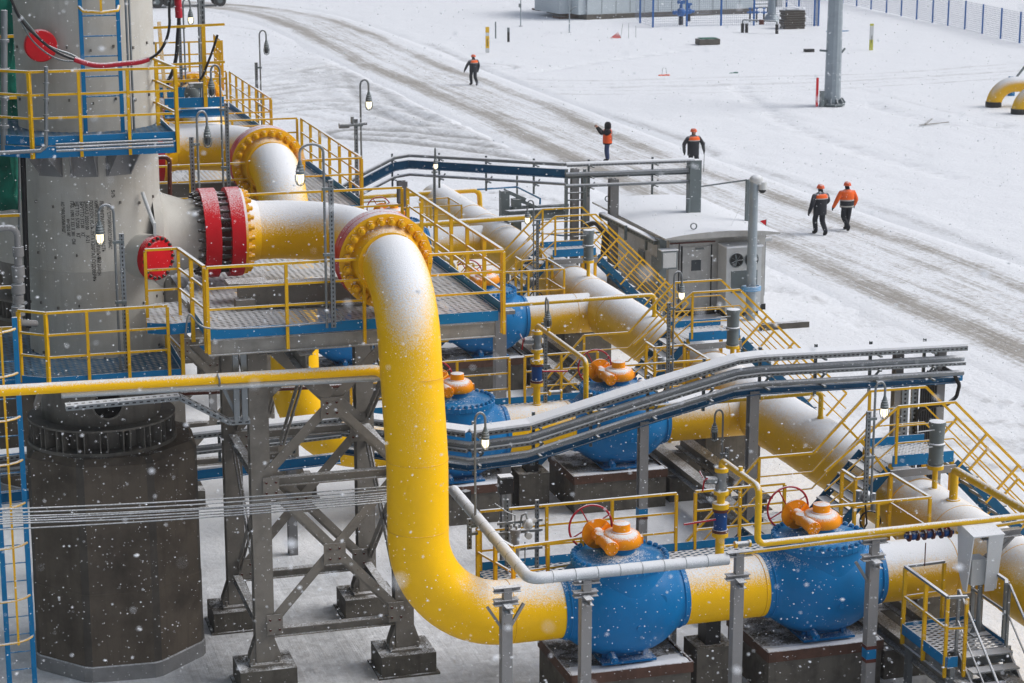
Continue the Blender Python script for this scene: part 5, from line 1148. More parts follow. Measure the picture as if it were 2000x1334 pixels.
# ------------------------------------------------------------------ people
M['jkt_dark'] = mat('dark work jacket', (.022, .024, .032), .8, snow=.95, w=.2, grain=.6, cap=.6); M['jkt_orange'] = mat('orange jacket cloth', (.85, .13, .015), .75, snow=1.0, w=.2, grain=.5, cap=.5)
M['vest'] = mat('orange vest', (.80, .10, .012), .7, snow=1.1, w=.2); M['trousers'] = mat('dark trousers', (.020, .022, .03), .85, snow=None); M['jeans'] = mat('blue jeans', (.03, .05, .12), .85, snow=None)
M['boots'] = mat('boots', (.008, .008, .01), .6, snow=None); M['skin'] = mat('skin', (.45, .25, .18), .6, snow=None); M['reflect'] = mat('reflective tape', (.42, .41, .38), .4, snow=None); M['helmet'] = mat('orange helmet', (.78, .12, .03), .35, snow=1.0, w=.2); M['wool'] = mat('black wool', (.012, .011, .014), .95, snow=1.2)
def person(label, px, py, face, pose, mats, s=1.12, head='helmet', arms=None, group='people walking in the snow'):
    """pose: joints in a local frame facing +y, metres; one skinned surface"""
    q = G(px, py); J = dict(pelvis=(0, 0, .96), spine=(0, .01, 1.15), chest=(0, .0, 1.36), neck=(0, 0, 1.50), head=(0, .02, 1.62), top=(0, .01, 1.73), nose=(0, .115, 1.62),
        hipL=(-.085, 0, .92), kneeL=(-.11, .03, .50), ankL=(-.11, -.02, .09), toeL=(-.12, .15, .04), hipR=(.085, 0, .92), kneeR=(.11, .03, .50), ankR=(.11, -.02, .09), toeR=(.12, .15, .04),
        shL=(-.20, 0, 1.42), elL=(-.30, -.03, 1.15), wrL=(-.33, .06, .90), shR=(.20, 0, 1.42), elR=(.30, -.03, 1.15), wrR=(.33, .06, .90))
    J.update(pose); rad = dict(pelvis=.15, spine=.15, chest=.165, neck=.062, head=.10, top=.085, nose=.018, hipL=.095, kneeL=.088, ankL=.07, toeL=.055, hipR=.105, kneeR=.088, ankR=.07, toeR=.055, shL=.092, elL=.075, wrL=.055, shR=.092, elR=.075, wrR=.055)
    ed = [('pelvis', 'spine'), ('spine', 'chest'), ('chest', 'neck'), ('neck', 'head'), ('head', 'top'), ('head', 'nose'), ('pelvis', 'hipL'), ('hipL', 'kneeL'), ('kneeL', 'ankL'), ('ankL', 'toeL'), ('pelvis', 'hipR'), ('hipR', 'kneeR'), ('kneeR', 'ankR'), ('ankR', 'toeR'), ('chest', 'shL'), ('shL', 'elL'), ('elL', 'wrL'), ('chest', 'shR'), ('shR', 'elR'), ('elR', 'wrR')]
    hands = []
    for sd in 'LR':
        w_, e_ = Vector(J['wr'+sd]), Vector(J['el'+sd]); d = (w_-e_).normalized(); a, b_ = frame(d, (0, 1, 0.01)); pn = 'palm'+sd; J[pn] = tuple(w_+d*.07); rad[pn] = .036; ed.append(('wr'+sd, pn)); hands.append(pn)
        for f_ in range(4):
            n1, n2 = f'f{f_}{sd}', f'g{f_}{sd}'; o = b_*(.012*(f_-1.5)*1.5); L_ = (.045, .052, .049, .038)[f_]
            J[n1] = tuple(w_+d*.115+o*1.3); J[n2] = tuple(w_+d*(.12+L_)+o*1.4+a*.018); rad[n1] = .011; rad[n2] = .008; ed += [(pn, n1), (n1, n2)]; hands += [n1, n2]
        n1 = 't'+sd; J[n1] = tuple(w_+d*.10+b_*.045+a*.02); rad[n1] = .012; ed.append((pn, n1)); hands.append(n1)
    names = list(J); me = bpy.data.meshes.new('body'); me.from_pydata([J[n] for n in names], [(names.index(a), names.index(b_)) for a, b_ in ed], [])
    o = bpy.data.objects.new('body', me); COL.objects.link(o); o.modifiers.new('s', 'SKIN'); o.modifiers.new('d', 'SUBSURF').levels = 1
    sv = me.skin_vertices[0].data
    for i, n in enumerate(names): sv[i].radius = (rad[n], rad[n]*(.78 if n in ('chest', 'spine', 'pelvis') else 1)); sv[i].use_root = (n == 'pelvis')
    dg = bpy.context.evaluated_depsgraph_get(); m2 = bpy.data.meshes.new_from_object(o.evaluated_get(dg)); bpy.data.objects.remove(o); bpy.data.meshes.remove(me); m2.name = 'body'
    m2.materials.clear()
    for k_ in ('jk', 'tr', 'bo', 'sk', 'gl', 'hd'): m2.materials.append(M[mats[k_]])
    HV = [Vector(J[n]) for n in hands]; AV = [Vector(J[n]) for n in ('shL', 'elL', 'wrL', 'shR', 'elR', 'wrR')]
    for p in m2.polygons:
        c = p.center; p.use_smooth = True
        if min((c-h_).length for h_ in HV) < .055: k_ = 4
        elif c.z > 1.535 and min((c-a).length for a in AV) > .12: k_ = 3 if (c.y > .045 and c.z < 1.68 and c.z > 1.56) else 5
        elif c.z < .17: k_ = 2
        elif c.z < .93 and abs(c.x) < .235: k_ = 1
        else: k_ = 0
        p.material_index = k_
    root = thing('person', label, 'person', q, group); root.rotation_euler = (0, 0, face); root.scale = (s*1.22, s*1.2, s)
    b = bpy.data.objects.new('body', m2); COL.objects.link(b); b.parent = root
    def part(mb, name, mt, par=None):
        o = bpy.data.objects.new(name, mb.mesh(name, mt)); COL.objects.link(o); o.parent = par or root; return o
    def ell(prof, mt, name, n=22, par=None):
        mb = MB(); vs = []
        for (z, rx, ry, cy) in prof:
            for i in range(n): a = 2*PI*i/n; vs.append((rx*math.cos(a)*(1+.02*math.sin(5*a+z*9)), cy+ry*math.sin(a), z))
        mb.add(vs, [(j*n+i, j*n+(i+1) % n, (j+1)*n+(i+1) % n, (j+1)*n+i) for j in range(len(prof)-1) for i in range(n)], 0, True); mb.add(vs[-n:], [tuple(range(n))]); mb.add(vs[:n], [tuple(range(n-1, -1, -1))]); return part(mb, name, mt, par)
    hem = mats.get('hem', .80)
    jk = ell([(hem, .205, .165, .0), (hem+.12, .205, .165, 0), (1.1, .205, .16, .005), (1.28, .225, .165, .0), (1.40, .225, .15, 0), (1.47, .16, .115, 0), (1.53, .085, .08, 0)], mats['jk'], 'jacket')
    if mats.get('low'): ell([(hem-.005, .212, .172, .0), (hem+.12, .212, .172, 0), (1.06, .212, .167, .005), (1.13, .214, .168, .005)], mats['low'], 'lower_panel', par=jk)
    if mats.get('yoke'):
        ell([(1.33, .235, .172, 0), (1.40, .234, .160, 0), (1.455, .185, .135, 0), (1.48, .15, .11, 0)], mats['yoke'], 'shoulder_yoke', par=jk)
        ell([(1.30, .232, .174, .0), (1.335, .237, .176, 0)], 'reflect', 'reflective_stripe', par=jk)
    if mats.get('stripes'):
        for z in mats['stripes']: ell([(z, .218, .178, .003), (z+.045, .218, .178, .003)], 'reflect', 'reflective_stripe', par=jk)
    if mats.get('vest'): 
        ell([(.86, .215, .178, .0), (1.1, .212, .168, .005), (1.28, .22, .17, .0), (1.42, .17, .15, 0), (1.50, .10, .10, 0)], 'vest', 'vest', par=jk)
        for s_ in (-1, 1): part(MB().bar((s_*.09, -.178, .95), (s_*.09, -.165, 1.38), .035, .012), 'reflective_stripe', 'reflect', jk)
    if head == 'helmet':
        mb = MB(); vs = []; n = 20
        for (z, r) in ((1.665, .118), (1.67, .112), (1.71, .108), (1.755, .095), (1.79, .065), (1.805, .02)):
            for i in range(n): a = 2*PI*i/n; vs.append((r*math.cos(a), .01+r*1.12*math.sin(a)+(.03 if z < 1.658 and math.sin(a) > .3 else 0), z))
        mb.add(vs, [(j*n+i, j*n+(i+1) % n, (j+1)*n+(i+1) % n, (j+1)*n+i) for j in range(5) for i in range(n)], 0, True); hl = part(mb, 'helmet', 'helmet'); mb = MB(); mb.bar((0, -.12, 1.70), (0, .12, 1.79), .03, .02); part(mb, 'helmet_ridge', 'helmet', hl)
    else:
        mb = MB(); mb.lathe((0, -.01, 1.49), (0, .02, 1), [(0, .12), (.08, .125), (.18, .125), (.26, .10), (.30, .05), (.305, .01)], 18); part(mb, 'hood', 'wool')
        mb = MB(); mb.torus((0, .06, 1.62), (0, 1, 0), .08, .025, 16, 6); part(mb, 'hood_trim', 'wool')
    for s_ in (-1, 1): part(MB().ball((s_*.035, .095, 1.645), .011, 0, 8), 'eye', 'black')
    for k_, pr in (mats.get('extra') or {}).items(): pr(part)
    return root
STEP = dict(kneeL=(-.07, .16, .52), ankL=(-.055, .10, .10), toeL=(-.06, .27, .05), kneeR=(.07, -.02, .50), ankR=(.05, -.28, .16), toeR=(.05, -.18, .03), elL=(-.31, -.08, 1.16), wrL=(-.33, -.08, .91), elR=(.30, .02, 1.15), wrR=(.31, .16, .93))
STAND = {}
base = dict(jk='jkt_dark', tr='trousers', bo='boots', sk='skin', gl='boots', hd='wool', yoke='jkt_orange')
person('person walking away alone at the roadside near the yellow marker, dark jacket with orange shoulders', 925, 167, .25, dict(STEP, wrR=(.30, .1, .88), elL=(-.38, -.04, 1.18), wrL=(-.46, .0, .95)), dict(base, hem=.78), s=1.10)
person('person in orange vest and blue jeans standing on the road, phone held up', 1186, 316, 1.15, dict(elL=(-.30, .20, 1.28), wrL=(-.16, .36, 1.52), elR=(.30, .18, 1.26), wrR=(.14, .38, 1.52)),
    dict(jk='wool', tr='jeans', bo='boots', sk='skin', gl='skin', hd='skin', vest=1, extra={'p': lambda part: part(MB().box((0, .47, 1.60), (.17, .02, .09)), 'phone', 'dark')}), s=1.10, head='hood')
person('person in dark coat with a thin rod, behind the end of the grey tray bridge', 1353, 336, PI+.1, dict(STEP, wrR=(.38, .1, .9), elR=(.36, 0, 1.15), elL=(-.36, 0, 1.15), wrL=(-.34, .12, .92)), dict(base, hem=.70, extra={'r': lambda part: part(MB().tube([(-.34, .14, .0), (-.36, .14, 1.25)], .012, 6), 'rod', 'galv')}), s=1.16)
person('left person of the walking pair, dark suit with an orange shoulder band', 1600, 459, .12, dict(STEP, wrL=(-.36, -.02, .88), elR=(.30, .05, 1.16), wrR=(.2, .22, 1.0)), dict(base, hem=.74), s=1.14)
person('right person of the walking pair, bright orange jacket over dark trousers', 1652, 451, -.05, dict(STEP, kneeL=(-.08, .05, .5), ankL=(-.03, -.28, .2), toeL=(-.03, -.2, .05), kneeR=(.09, .1, .5), ankR=(.04, .08, .1), toeR=(.04, .24, .05), elL=(-.33, -.03, 1.14), wrL=(-.40, .02, .92)), dict(base, jk='jkt_orange', yoke=None, low='jkt_dark', hem=.88, stripes=(.90, 1.12)), s=1.12)

# ------------------------------------------------------------------ cabin with roof, door, air conditioner
X0, X1, YA, YB = 24.75, 28.2, 64.9, 70.8; t = thing('equipment_cabin', 'grey steel equipment cabin with a snow-covered overhanging roof', 'cabin', (26.3, 67.5, 0))
MB().box2((X0, YA, .25), (X1, YB, 2.72)).build('wall', 'cabin', t); MB().box2((X0-.05, YA-.05, 0), (X1+.05, YB+.05, .25)).build('base', 'dark', t)
b = MB(); rx0, rx1, ry0, ry1 = X0-.5, X1+.12, YA-.95, YB+.6; n = 9; vs = []
for i in range(n+1):
    u = i/n; xx = rx0+(rx1-rx0)*u; z = 2.86+.15*math.sin(PI*u)**.8
    vs += [(xx, ry0, z), (xx, ry1, z), (xx, ry0, 2.80), (xx, ry1, 2.80)]
for i in range(n): a = 4*i; b.add([vs[a], vs[a+4], vs[a+5], vs[a+1]], [(0, 1, 2, 3)], 0, True); b.add([vs[a], vs[a+2], vs[a+6], vs[a+4]], [(0, 1, 2, 3)], 1); b.add([vs[a+1], vs[a+5], vs[a+7], vs[a+3]], [(0, 1, 2, 3)], 1); b.add([vs[a+2], vs[a+3], vs[a+7], vs[a+6]], [(0, 1, 2, 3)], 1)
for a in (0, 4*n): b.add([vs[a], vs[a+1], vs[a+3], vs[a+2]], [(0, 1, 2, 3)], 1)
rf = b.build('roof', ['snow', 'cabin'], t)
for f_ in ((rx0+.25, ry1-1.), (rx0+1.2, ry0+.55)): MB().torus((f_[0], f_[1], 3.12), (.2, 1, 0), .1, .022, 16, 6).build('lifting_eye', 'galvdark', rf)
xd = at(1360, 500, Y=YA).x; d = MB(); d.box((xd, YA-.02, 1.32), (1.0, .04, 2.05)); dr = d.build('door', 'cabin', t); MB().box((xd-.02, YA-.045, 1.72), (.34, .02, .36)).build('window', 'window', dr); MB().box((xd-.4, YA-.06, 1.25), (.12, .05, .05)).build('handle', 'galvdark', dr); MB().box((xd+.1, YA-.06, 2.28), (.3, .05, .05)).build('closer', 'galvdark', dr)
for a in (-.53, .53): MB().box((xd+a, YA-.02, 1.32), (.03, .06, 2.15)).build('door_frame', 'dark', t)
MB().box((X0+.35, YA-.02, 1.4), (.02, .04, 2.2)).build('panel_joint', 'dark', t)
for yy in (YA+1.3, YA+2.6): b = MB(); b.box((X0-.02, yy, 1.55), (.04, .55, .5)); b.build('side_vent', 'galvdark', t)
b = MB(); b.box((xd-.15, YA-.03, 2.5), (1.6, .04, .05)); b.build('gutter', 'maroon', t)
xa = at(1443, 530, Y=64.5).x; t = thing('air_conditioner', 'grey twin-fan outdoor air conditioner cabinet standing against the cabin front', 'air conditioner', (xa, 64.4, 0)); w_ = 1.25
MB().box((xa, 64.45, 1.30), (w_, .75, 2.2)).build('casing', 'pale', t)
for dx in (-.28, .26):
    b = MB(); b.cyl((xa+dx, 64.07, 1.98), (xa+dx, 64.045, 1.98), .24, n=28); f_ = b.build('fan_opening', 'dark', t); b = MB(); b.torus((xa+dx, 64.05, 1.98), (0, 1, 0), .24, .015, 28, 6)
    for k in range(7): a = 2*PI*k/7; b.bar((xa+dx, 64.03, 1.98), (xa+dx+.2*math.cos(a), 64.03, 1.98+.2*math.sin(a)), .05, .008)
    b.build('fan_guard', 'galvdark', f_)
MB().box((xa-.12, 64.06, 1.25), (.66, .03, .75)).build('louvre_panel', 'galvdark', t); MB().box((xa+.38, 64.06, 1.25), (.2, .03, .75)).build('side_grille', 'galvdark', t); MB().box((xa, 64.40, 2.43), (w_+.05, .8, .05)).build('snow_cap', 'snow', t)
for dx in (-.5, .5): MB().box((xa+dx, 64.4, .1), (.12, .6, .2)).build('foot', 'dark', t)
q = at(1302, 505, Y=64.3); t = thing('wall_floodlight', 'boxy floodlight with ribbed face on the grey post at the cabin corner', 'floodlight', q); MB().box((q.x-.0, q.y-.15, q.z), (.55, .25, .62)).build('housing', 'galvdark', t); b = MB(); b.box((q.x, q.y-.285, q.z+.0), (.46, .02, .5)); b.build('lens', 'pale', t); MB().box((q.x, q.y-.15, q.z+.33), (.6, .3, .04)).build('snow_cap', 'snow', t)
q = at(1290, 640, Y=64.6); t = thing('corner_post', 'tall grey square post at the front left corner of the cabin', 'post', (q.x, 64.6, 0)); MB().box((q.x, 64.6, 1.35), (.24, .24, 2.7)).build('post', 'galvdark', t); MB().box((q.x, 64.6, 2.72), (.36, .36, .05)).build('cap', 'galvdark', t)
t = thing('sloping_tray', 'snow-topped cable tray sloping down past the left side of the cabin', 'cable tray', at(1230, 430, Y=65)); a_, c_ = at(1175, 420, Y=68.5), at(1283, 474, Y=64.7); b = MB(); b.chan(a_, c_, .22, .13, slots=.2); b.build('tray', ['galvdark', 'dark'], t); MB().bar(a_+Vector((0, 0, .08)), c_+Vector((0, 0, .08)), .2, .04).build('snow_cover', 'snow', t)
for px in (1222, 1262): q = at(px, 440+(px-1222)*.5, Y=66.5); MB().bar(q, q-Vector((0, 0, .5)), .08, .08).build('hanger', 'galvdark', t)
t = thing('short_ladder', 'short grey ladder frame beside the two dark posts of the tray bridge', 'ladder', at(1105, 400, Y=69.5)); 
for px in (1106, 1142): q = at(px, 330, Y=69.6); MB().bar(q, (q.x, q.y, .3), .1, .1).build('stringer', 'galvdark', t)
for py in (345, 360, 376, 390): MB().tube([at(1106, py+1, Y=69.6), at(1142, py, Y=69.6)], .03, 6).build('rung', 'galvdark', t)
q = at(1467, 640, Y=63.6); zt_ = at(1472, 352, Y=63.6).z; t = thing('camera_pole', 'silver pole with a hooded dome camera in front of the cabin', 'pole', (q.x, 63.6, 0)); px_ = at(1470, 450, Y=63.6).x
MB().cyl((px_, 63.6, 0), (px_, 63.6, zt_), .165, .15, n=20).build('pole', 'mast', t); b = MB(); b.ball((px_+.08, 63.6, zt_), .2, 0, 14, (1.2, 1, .9)); b.build('hood', 'pale', t); b = MB(); b.cyl((px_+.26, 63.5, zt_-.05), (px_+.26, 63.5, zt_-.3), .15, n=16); b.build('camera_housing', 'pale', t); MB().ball((px_+.26, 63.5, zt_-.3), .13, 0, 12).build('camera_dome', 'dark', t)
b = MB(); 
for k in range(3): b.torus((px_, 63.6, at(1465, 566, Y=63.6).z+.05*k), (0, .1, 1), .30, .035, 22, 6)
tag(b.build('coiled_hose', mat('pale blue hose', (.12, .35, .62), .5, snow=.8), None, (px_, 63.6, 1)), 'coil of pale blue hose hung round the silver camera pole', 'hose')
q = at(1460, 405, Y=66); t = thing('guy_post', 'thin grey post left of the camera pole with a rod running to the tray bridge', 'post', (q.x, 66, 0)); MB().bar((q.x, 66, 0), (q.x, 66, at(1458, 350, Y=66).z), .14, .14).build('post', 'galvdark', t); MB().tube([at(1365, 365, Y=70.8), at(1456, 352, Y=66)], .03, 6).build('rod', 'galvdark', t); MB().tube([at(1455, 388, Y=66), at(1428, 440, Y=64.6)], .008, 5).build('guy_wire', 'galvdark', t)
t = thing('fire_board', 'red fire-equipment board behind the camera pole', 'sign', at(1487, 470, Y=66.5)); a_ = at(1478, 452, Y=66.5); c_ = at(1492, 476, Y=66.5); MB().box(((a_.x+c_.x)/2, 66.5, (a_.z+c_.z)/2), (c_.x-a_.x, .05, a_.z-c_.z)).build('board', 'red', t); MB().bar(((a_.x+c_.x)/2, 66.55, 0), ((a_.x+c_.x)/2, 66.55, a_.z), .06, .06).build('post', 'galvdark', t)
b = MB(); q = at(1487, 469, Y=66.4); b.cyl(q, q+Vector((.35, -.1, .05)), .07, n=10); b.ball(q, .13, 0, 10); b.build('siren', 'pale', t)
q = at(1484, 432, Y=67); t = thing('pennant', 'tiny red triangular flag behind the cabin roof', 'flag', q); MB().add([q, q+Vector((.25, 0, .05)), q+Vector((.22, 0, -.16)), q+Vector((0, .02, 0)), q+Vector((.25, .02, .05)), q+Vector((.22, .02, -.16))], [(0, 1, 2), (5, 4, 3), (0, 3, 4, 1), (1, 4, 5, 2), (2, 5, 3, 0)]).build('cloth', 'red', t); MB().bar(q+Vector((.24, .01, .05)), (q.x+.24, q.y+.01, 0), .02, .02).build('stick', 'galvdark', t)
a_, c_ = G(1500, 644), G(1563, 642); b = MB(); b.box(((a_.x+c_.x)/2, (a_.y+c_.y)/2, .12), (c_.x-a_.x+.6, .25, .22), 0, 0); tag(b.build('concrete_kerb', 'concrete', None, a_), 'low dark concrete beam lying in the snow right of the middle crossing stair', 'kerb')
t = thing('blue_tube_frame', 'thin blue tube frame with a short post behind the farthest crossing stair', 'pipework', at(1036, 370, Y=74)); MB().tube([at(932, 370, Y=74), at(1010, 365, Y=74), at(1055, 388, Y=71), at(1053, 455, Y=71), at(1100, 460, Y=71), at(1215, 450, Y=71)], .035, 6).build('tube', 'steelblue', t); MB().tube([at(1010, 343, Y=74), at(1010, 384, Y=74)], .04, 6).build('post', 'galvdark', t)
t = thing('steel_bracket_posts', 'two grey posts with angled steel brackets left of the farthest crossing stair', 'steel frame', at(1000, 400, Y=70)); 
for px, py0, py1 in ((985, 372, 420), (1008, 388, 440)): a_ = at(px, py0, Y=70); b = MB(); b.box((a_.x, 70, a_.z/2), (.3, .3, a_.z)); b.bar(a_, a_+Vector((.75, 0, -.35)), .2, .12); b.build('post', 'galvdark', t)
b = MB(); b.tube([at(978, 408, Y=70), at(1110, 400, Y=70)], .07, 8); b.ibeam(at(990, 423, Y=69), at(1110, 415, Y=70), .3, .4, .04); b.build('cross_beam', 'galvdark', t)
t = thing('cable_bundle', 'thick black cable loops behind the farthest crossing stair', 'cable', at(1165, 450, Y=67))
for k in range(3): MB().tube(fil([at(1140+k*5, 440, Y=66+k*.2), at(1160+k*6, 432, Y=66+k*.2), at(1180+k*4, 455, Y=66), at(1176+k*4, 500, Y=66)], .25, 5), .07, 8).build('cable', 'dark', t)

# ------------------------------------------------------------------ far yard objects
q = G(1625, 205); t = thing('floodlight_mast', 'tall tapering zinc mast rising out of the top of the picture', 'mast', q); b = MB(); b.cyl(q, q+Vector((0, 0, 16)), .49, .34, n=12, smooth=False); b.build('shaft', 'mast', t)
b = MB(); b.cyl(q, q+Vector((0, 0, .12)), .75, n=12)
for k in range(12): a = 2*PI*k/12; b.bar(q+Vector((.5*math.cos(a), .5*math.sin(a), .35)), q+Vector((.68*math.cos(a), .68*math.sin(a), .1)), .04, .3)
b.build('base_flange', 'galvdark', t); b = MB(); b.bar(q+Vector((-.9, 0, 3.25)), q+Vector((-.4, 0, 3.2)), .1, .12); b.bar(q+Vector((.4, -.2, 3.1)), q+Vector((.62, -.2, 3.35)), .08, .1); b.build('bracket', 'galvdark', t)
q = G(1595, 208); t = thing('hydrant_marker', 'small red post with a grey box at the foot of the mast', 'marker post', q); MB().box((q.x, q.y, .85), (.13, .08, 1.7)).build('post', 'red', t); MB().box((q.x+.32, q.y, .45), (.22, .25, .95)).build('box', 'galvdark', t)
def marker(label, px, py, h_, w_, secs, txt=None):
    q = G(px, py); t = thing('marker_post', label, 'marker post', q, 'marker posts in the snow'); z = 0
    for f_, mt in secs: MB().box((q.x, q.y, z+f_*h_/2), (w_, .08, f_*h_)).build('panel', mt, t); z += f_*h_
    if txt: 
        b = MB()
        for k in range(6): b.box((q.x+.0, q.y-.045, h_*(.28+.05*k)), (w_*.4, .006, h_*.022))
        b.build('lettering', 'text', t)
    return t
marker('yellow and white marker post standing nearest the lone walker', 952, 103, 1.88, .27, ((.18, 'pale'), (.47, 'sign'), (.13, 'white'), (.22, 'sign')), True)
marker('faded lime and white marker post right of the tall mast', 1701, 98, 1.95, .28, ((.4, 'lime'), (.52, 'pale'), (.08, 'lime')), True)
marker('thin grey stake between the two marker posts', 968, 75, 1.3, .09, ((1., 'galvdark'),)); marker('short black post with grey cap', 993, 82, 1.1, .18, ((.7, 'dark'), (.3, 'galvdark')))
for px, py, top, lab in ((1017, 52, -60, 'thin pale pole left of the hall steps, with a small box'), (1112, 65, -40, 'thin pole with a looped top in front of the hall steps')):
    q = G(px, py); t = thing('thin_pole', lab, 'pole', q, 'thin poles near the hall'); b = MB(); b.cyl(q, q+Vector((0, 0, 5)), .05, n=10); b.build('pole', 'mast', t); b = MB(); b.box((q.x-.08, q.y-.05, 1.75), (.2, .12, .3)) if px < 1050 else b.tube([q+Vector((0, 0, 1.7)), q+Vector((.3, 0, 2.0)), q+Vector((.6, 0, 2.1))], .05, 6); b.build('fitting', 'galvdark', t); MB().cyl(q, q+Vector((0, 0, .08)), .16, n=12).build('base', 'galvdark', t)
q = G(1382, 86); t = thing('well_ring', 'low brown-grey box with a green lid standing in the snow', 'box', q); MB().box((q.x, q.y, .2), (1.65, 1.0, .42)).build('box', 'concrete', t); MB().box((q.x, q.y, .45), (1.3, .8, .06)).build('lid', 'green', t)
q = G(1580, 101); tag(MB().box((q.x, q.y, .1), (.7, .4, .22)).build('dark_block', 'dark', None, q), 'small black block lying in the snow left of the mast', 'block')
q = G(1297, 149); t = thing('orange_tangle', 'small orange heap with a wire hoop in the snow', 'debris', q); b = MB()
for k in range(5): b.ball((q.x-.3+.15*k, q.y+.05*(k % 2), .05), .1, 0, 8, (1.2, 1, .8))
b.build('heap', 'vest', t); b = MB(); b.tube(fil([q+Vector((-.15, 0, 0)), q+Vector((-.12, 0, .55)), q+Vector((.12, 0, .55)), q+Vector((.2, 0, 0))], .1), .012, 5); b.build('hoop', 'galvdark', t)
q = G(1210, 75); t = thing('fallen_flag', 'pinkish red flag cloth slumped on the snow beside two thin stakes', 'flag', q); b = MB(); b.add([q+Vector((-.75, 0, .02)), q+Vector((-.1, .1, .5)), q+Vector((.15, 0, .02)), q+Vector((-.7, .3, .0))], [(0, 2, 1), (0, 1, 3), (1, 2, 3), (0, 3, 2)]); b.build('cloth', mat('faded pink cloth', (.62, .16, .15), .8, snow=1.0), t)
for dx in (.1, .75, 1.35): MB().bar(q+Vector((dx, 0, 0)), q+Vector((dx+(.15 if dx < .2 else 0), 0, 1.15 if dx < 1 else .95)), .02, .02).build('stake', 'galvdark', t)
q = G(1437, 143); b = MB(); b.ball(q+Vector((0, 0, .03)), .14, 0, 8, (1.4, 1, .5)); b.ball(q+Vector((-.3, 0, .02)), .09, 0, 8, (2, 1, .4)); tag(b.build('green_rag', 'green', None, q), 'tiny green scrap lying in the snow', 'debris')
q = G(1640, 62); b = MB(); b.tube([q+Vector((-1.2, 0, .05)), q+Vector((-.4, .1, .08)), q+Vector((.8, 0, .05))], .05, 6); b.box(q+Vector((.3, 0, .05)), (.6, .3, .1)); tag(b.build('blue_scrap', 'steelblue', None, q), 'blue scrap metal lying in the snow behind the mast', 'debris')
a_, c_ = G(1796, 246), G(1852, 240); t = thing('planks', 'two thin planks lying crossed in the snow at the right', 'planks', a_); b = MB(); b.bar(a_+Vector((0, 0, .05)), c_+Vector((0, 0, .05)), .12, .04); b.build('plank', 'brown', t); MB().bar(a_+Vector((.4, .1, .09)), c_+Vector((-.4, 1.2, .09)), .1, .04).build('plank', 'brown', t)
# yellow pipe bends rising from the snow at the right edge
for (pa, pb_, lab) in (((1940, 208), (2075, 222), 'yellow pipe bend rising from the snow at the right edge, the farther of two'), ((1990, 222), (2120, 236), 'yellow pipe bend at the right edge, the nearer of two')):
    a_, c_ = G(*pa), G(*pb_); t = thing('pipe_bend', lab, 'pipe', a_, 'yellow pipe bends at the right edge'); e = a_+Vector((4.6, -1.0, 0))
    pts = fil([a_+Vector((0, 0, -.2)), a_+Vector((0, 0, 1.30)), e+Vector((0, 0, 1.30)), e+Vector((0, 0, -.2))], 1.25, 12); MB().tube(pts, .45, 32).build('pipe', 'header', t); b = MB(); b.cyl(a_-Vector((0, 0, .1)), a_+Vector((0, 0, .30)), .47, n=32); b.build('black_coating', 'dark', t)
q = at(1985, 155, z=1.0); t = thing('blue_valve', 'blue valve operator with a slanting grey strut at the right edge', 'valve', q); b = MB(); b.cyl((q.x-.3, q.y, 0), (q.x-.3, q.y, 1.2), .22, n=14); b.box((q.x, q.y, .9), (.7, .4, .2)); b.build('operator', 'steelblue', t); MB().bar((q.x-.1, q.y, 1.0), (q.x+1.2, q.y, 2.6), .1, .1).build('strut', 'galvdark', t)

# right-hand mesh fence
fb_ = [(1500, -24), (1536, -16), (1574, -8), (1612, 0), (1646, 6), (1673, 12), (1701, 18.5), (1731, 25), (1760, 31), (1790, 38), (1821, 45), (1851, 51.5), (1884, 59.5), (1918, 67.5), (1954, 76), (1991, 84.5), (2030, 94)]
P_ = [G(*p) for p in fb_]; t = thing('mesh_fence', 'long blue mesh fence running off to the upper right', 'fence', P_[5])
for i, p in enumerate(P_): MB().box((p.x, p.y, 1.2), (.11, .11, 2.4)).build('post', 'fence', t)
for i in range(len(P_)-1):
    b = MB(); a_, c_ = P_[i], P_[i+1]
    for k in range(15): z = .1+.16*k; b.bar(a_+Vector((0, 0, z)), c_+Vector((0, 0, z)), .016, .016)
    n = 14
    for k in range(n): p = a_.lerp(c_, (k+.5)/n); b.bar(p+Vector((0, 0, .08)), p+Vector((0, 0, 2.34)), .012, .012, 0, (0, 1, 0))
    b.build('mesh_panel', 'wire', t)
# fence round the hall and gas skid
fb_ = [(1218, 40), (1250, 47), (1275, 55), (1341, 53), (1408, 52), (1472, 51), (1535, 50), (1590, 52)]; P_ = [G(*p) for p in fb_]; P_[0] = G(1228, 20)
t = thing('mesh_fence', 'blue mesh fence in front of the hall and the small gas valves', 'fence', P_[2])
P_ = P_+[G(1598, 52), G(1560, 18), G(1520, -10)]
for p in P_: MB().box((p.x, p.y, 1.2), (.12, .12, 2.4)).build('post', 'fence', t)
for i in range(len(P_)-1):
    b = MB(); a_, c_ = P_[i], P_[i+1]
    for k in range(12): z = .15+.19*k; b.bar(a_+Vector((0, 0, z)), c_+Vector((0, 0, z)), .014, .014)
    for k in range(16): p = a_.lerp(c_, (k+.5)/16); b.bar(p+Vector((0, 0, .08)), p+Vector((0, 0, 2.34)), .010, .010, 0, (0, 1, 0))
    b.build('mesh_panel', 'wire', t)
a_, c_ = G(1147, 39), G(1470, 26); dv = (c_-a_).normalized(); nv = Vector((-dv.y, dv.x, 0)); t = thing('hall', 'pale grey clad hall at the top of the picture', 'building', a_); W_ = (c_-a_).length
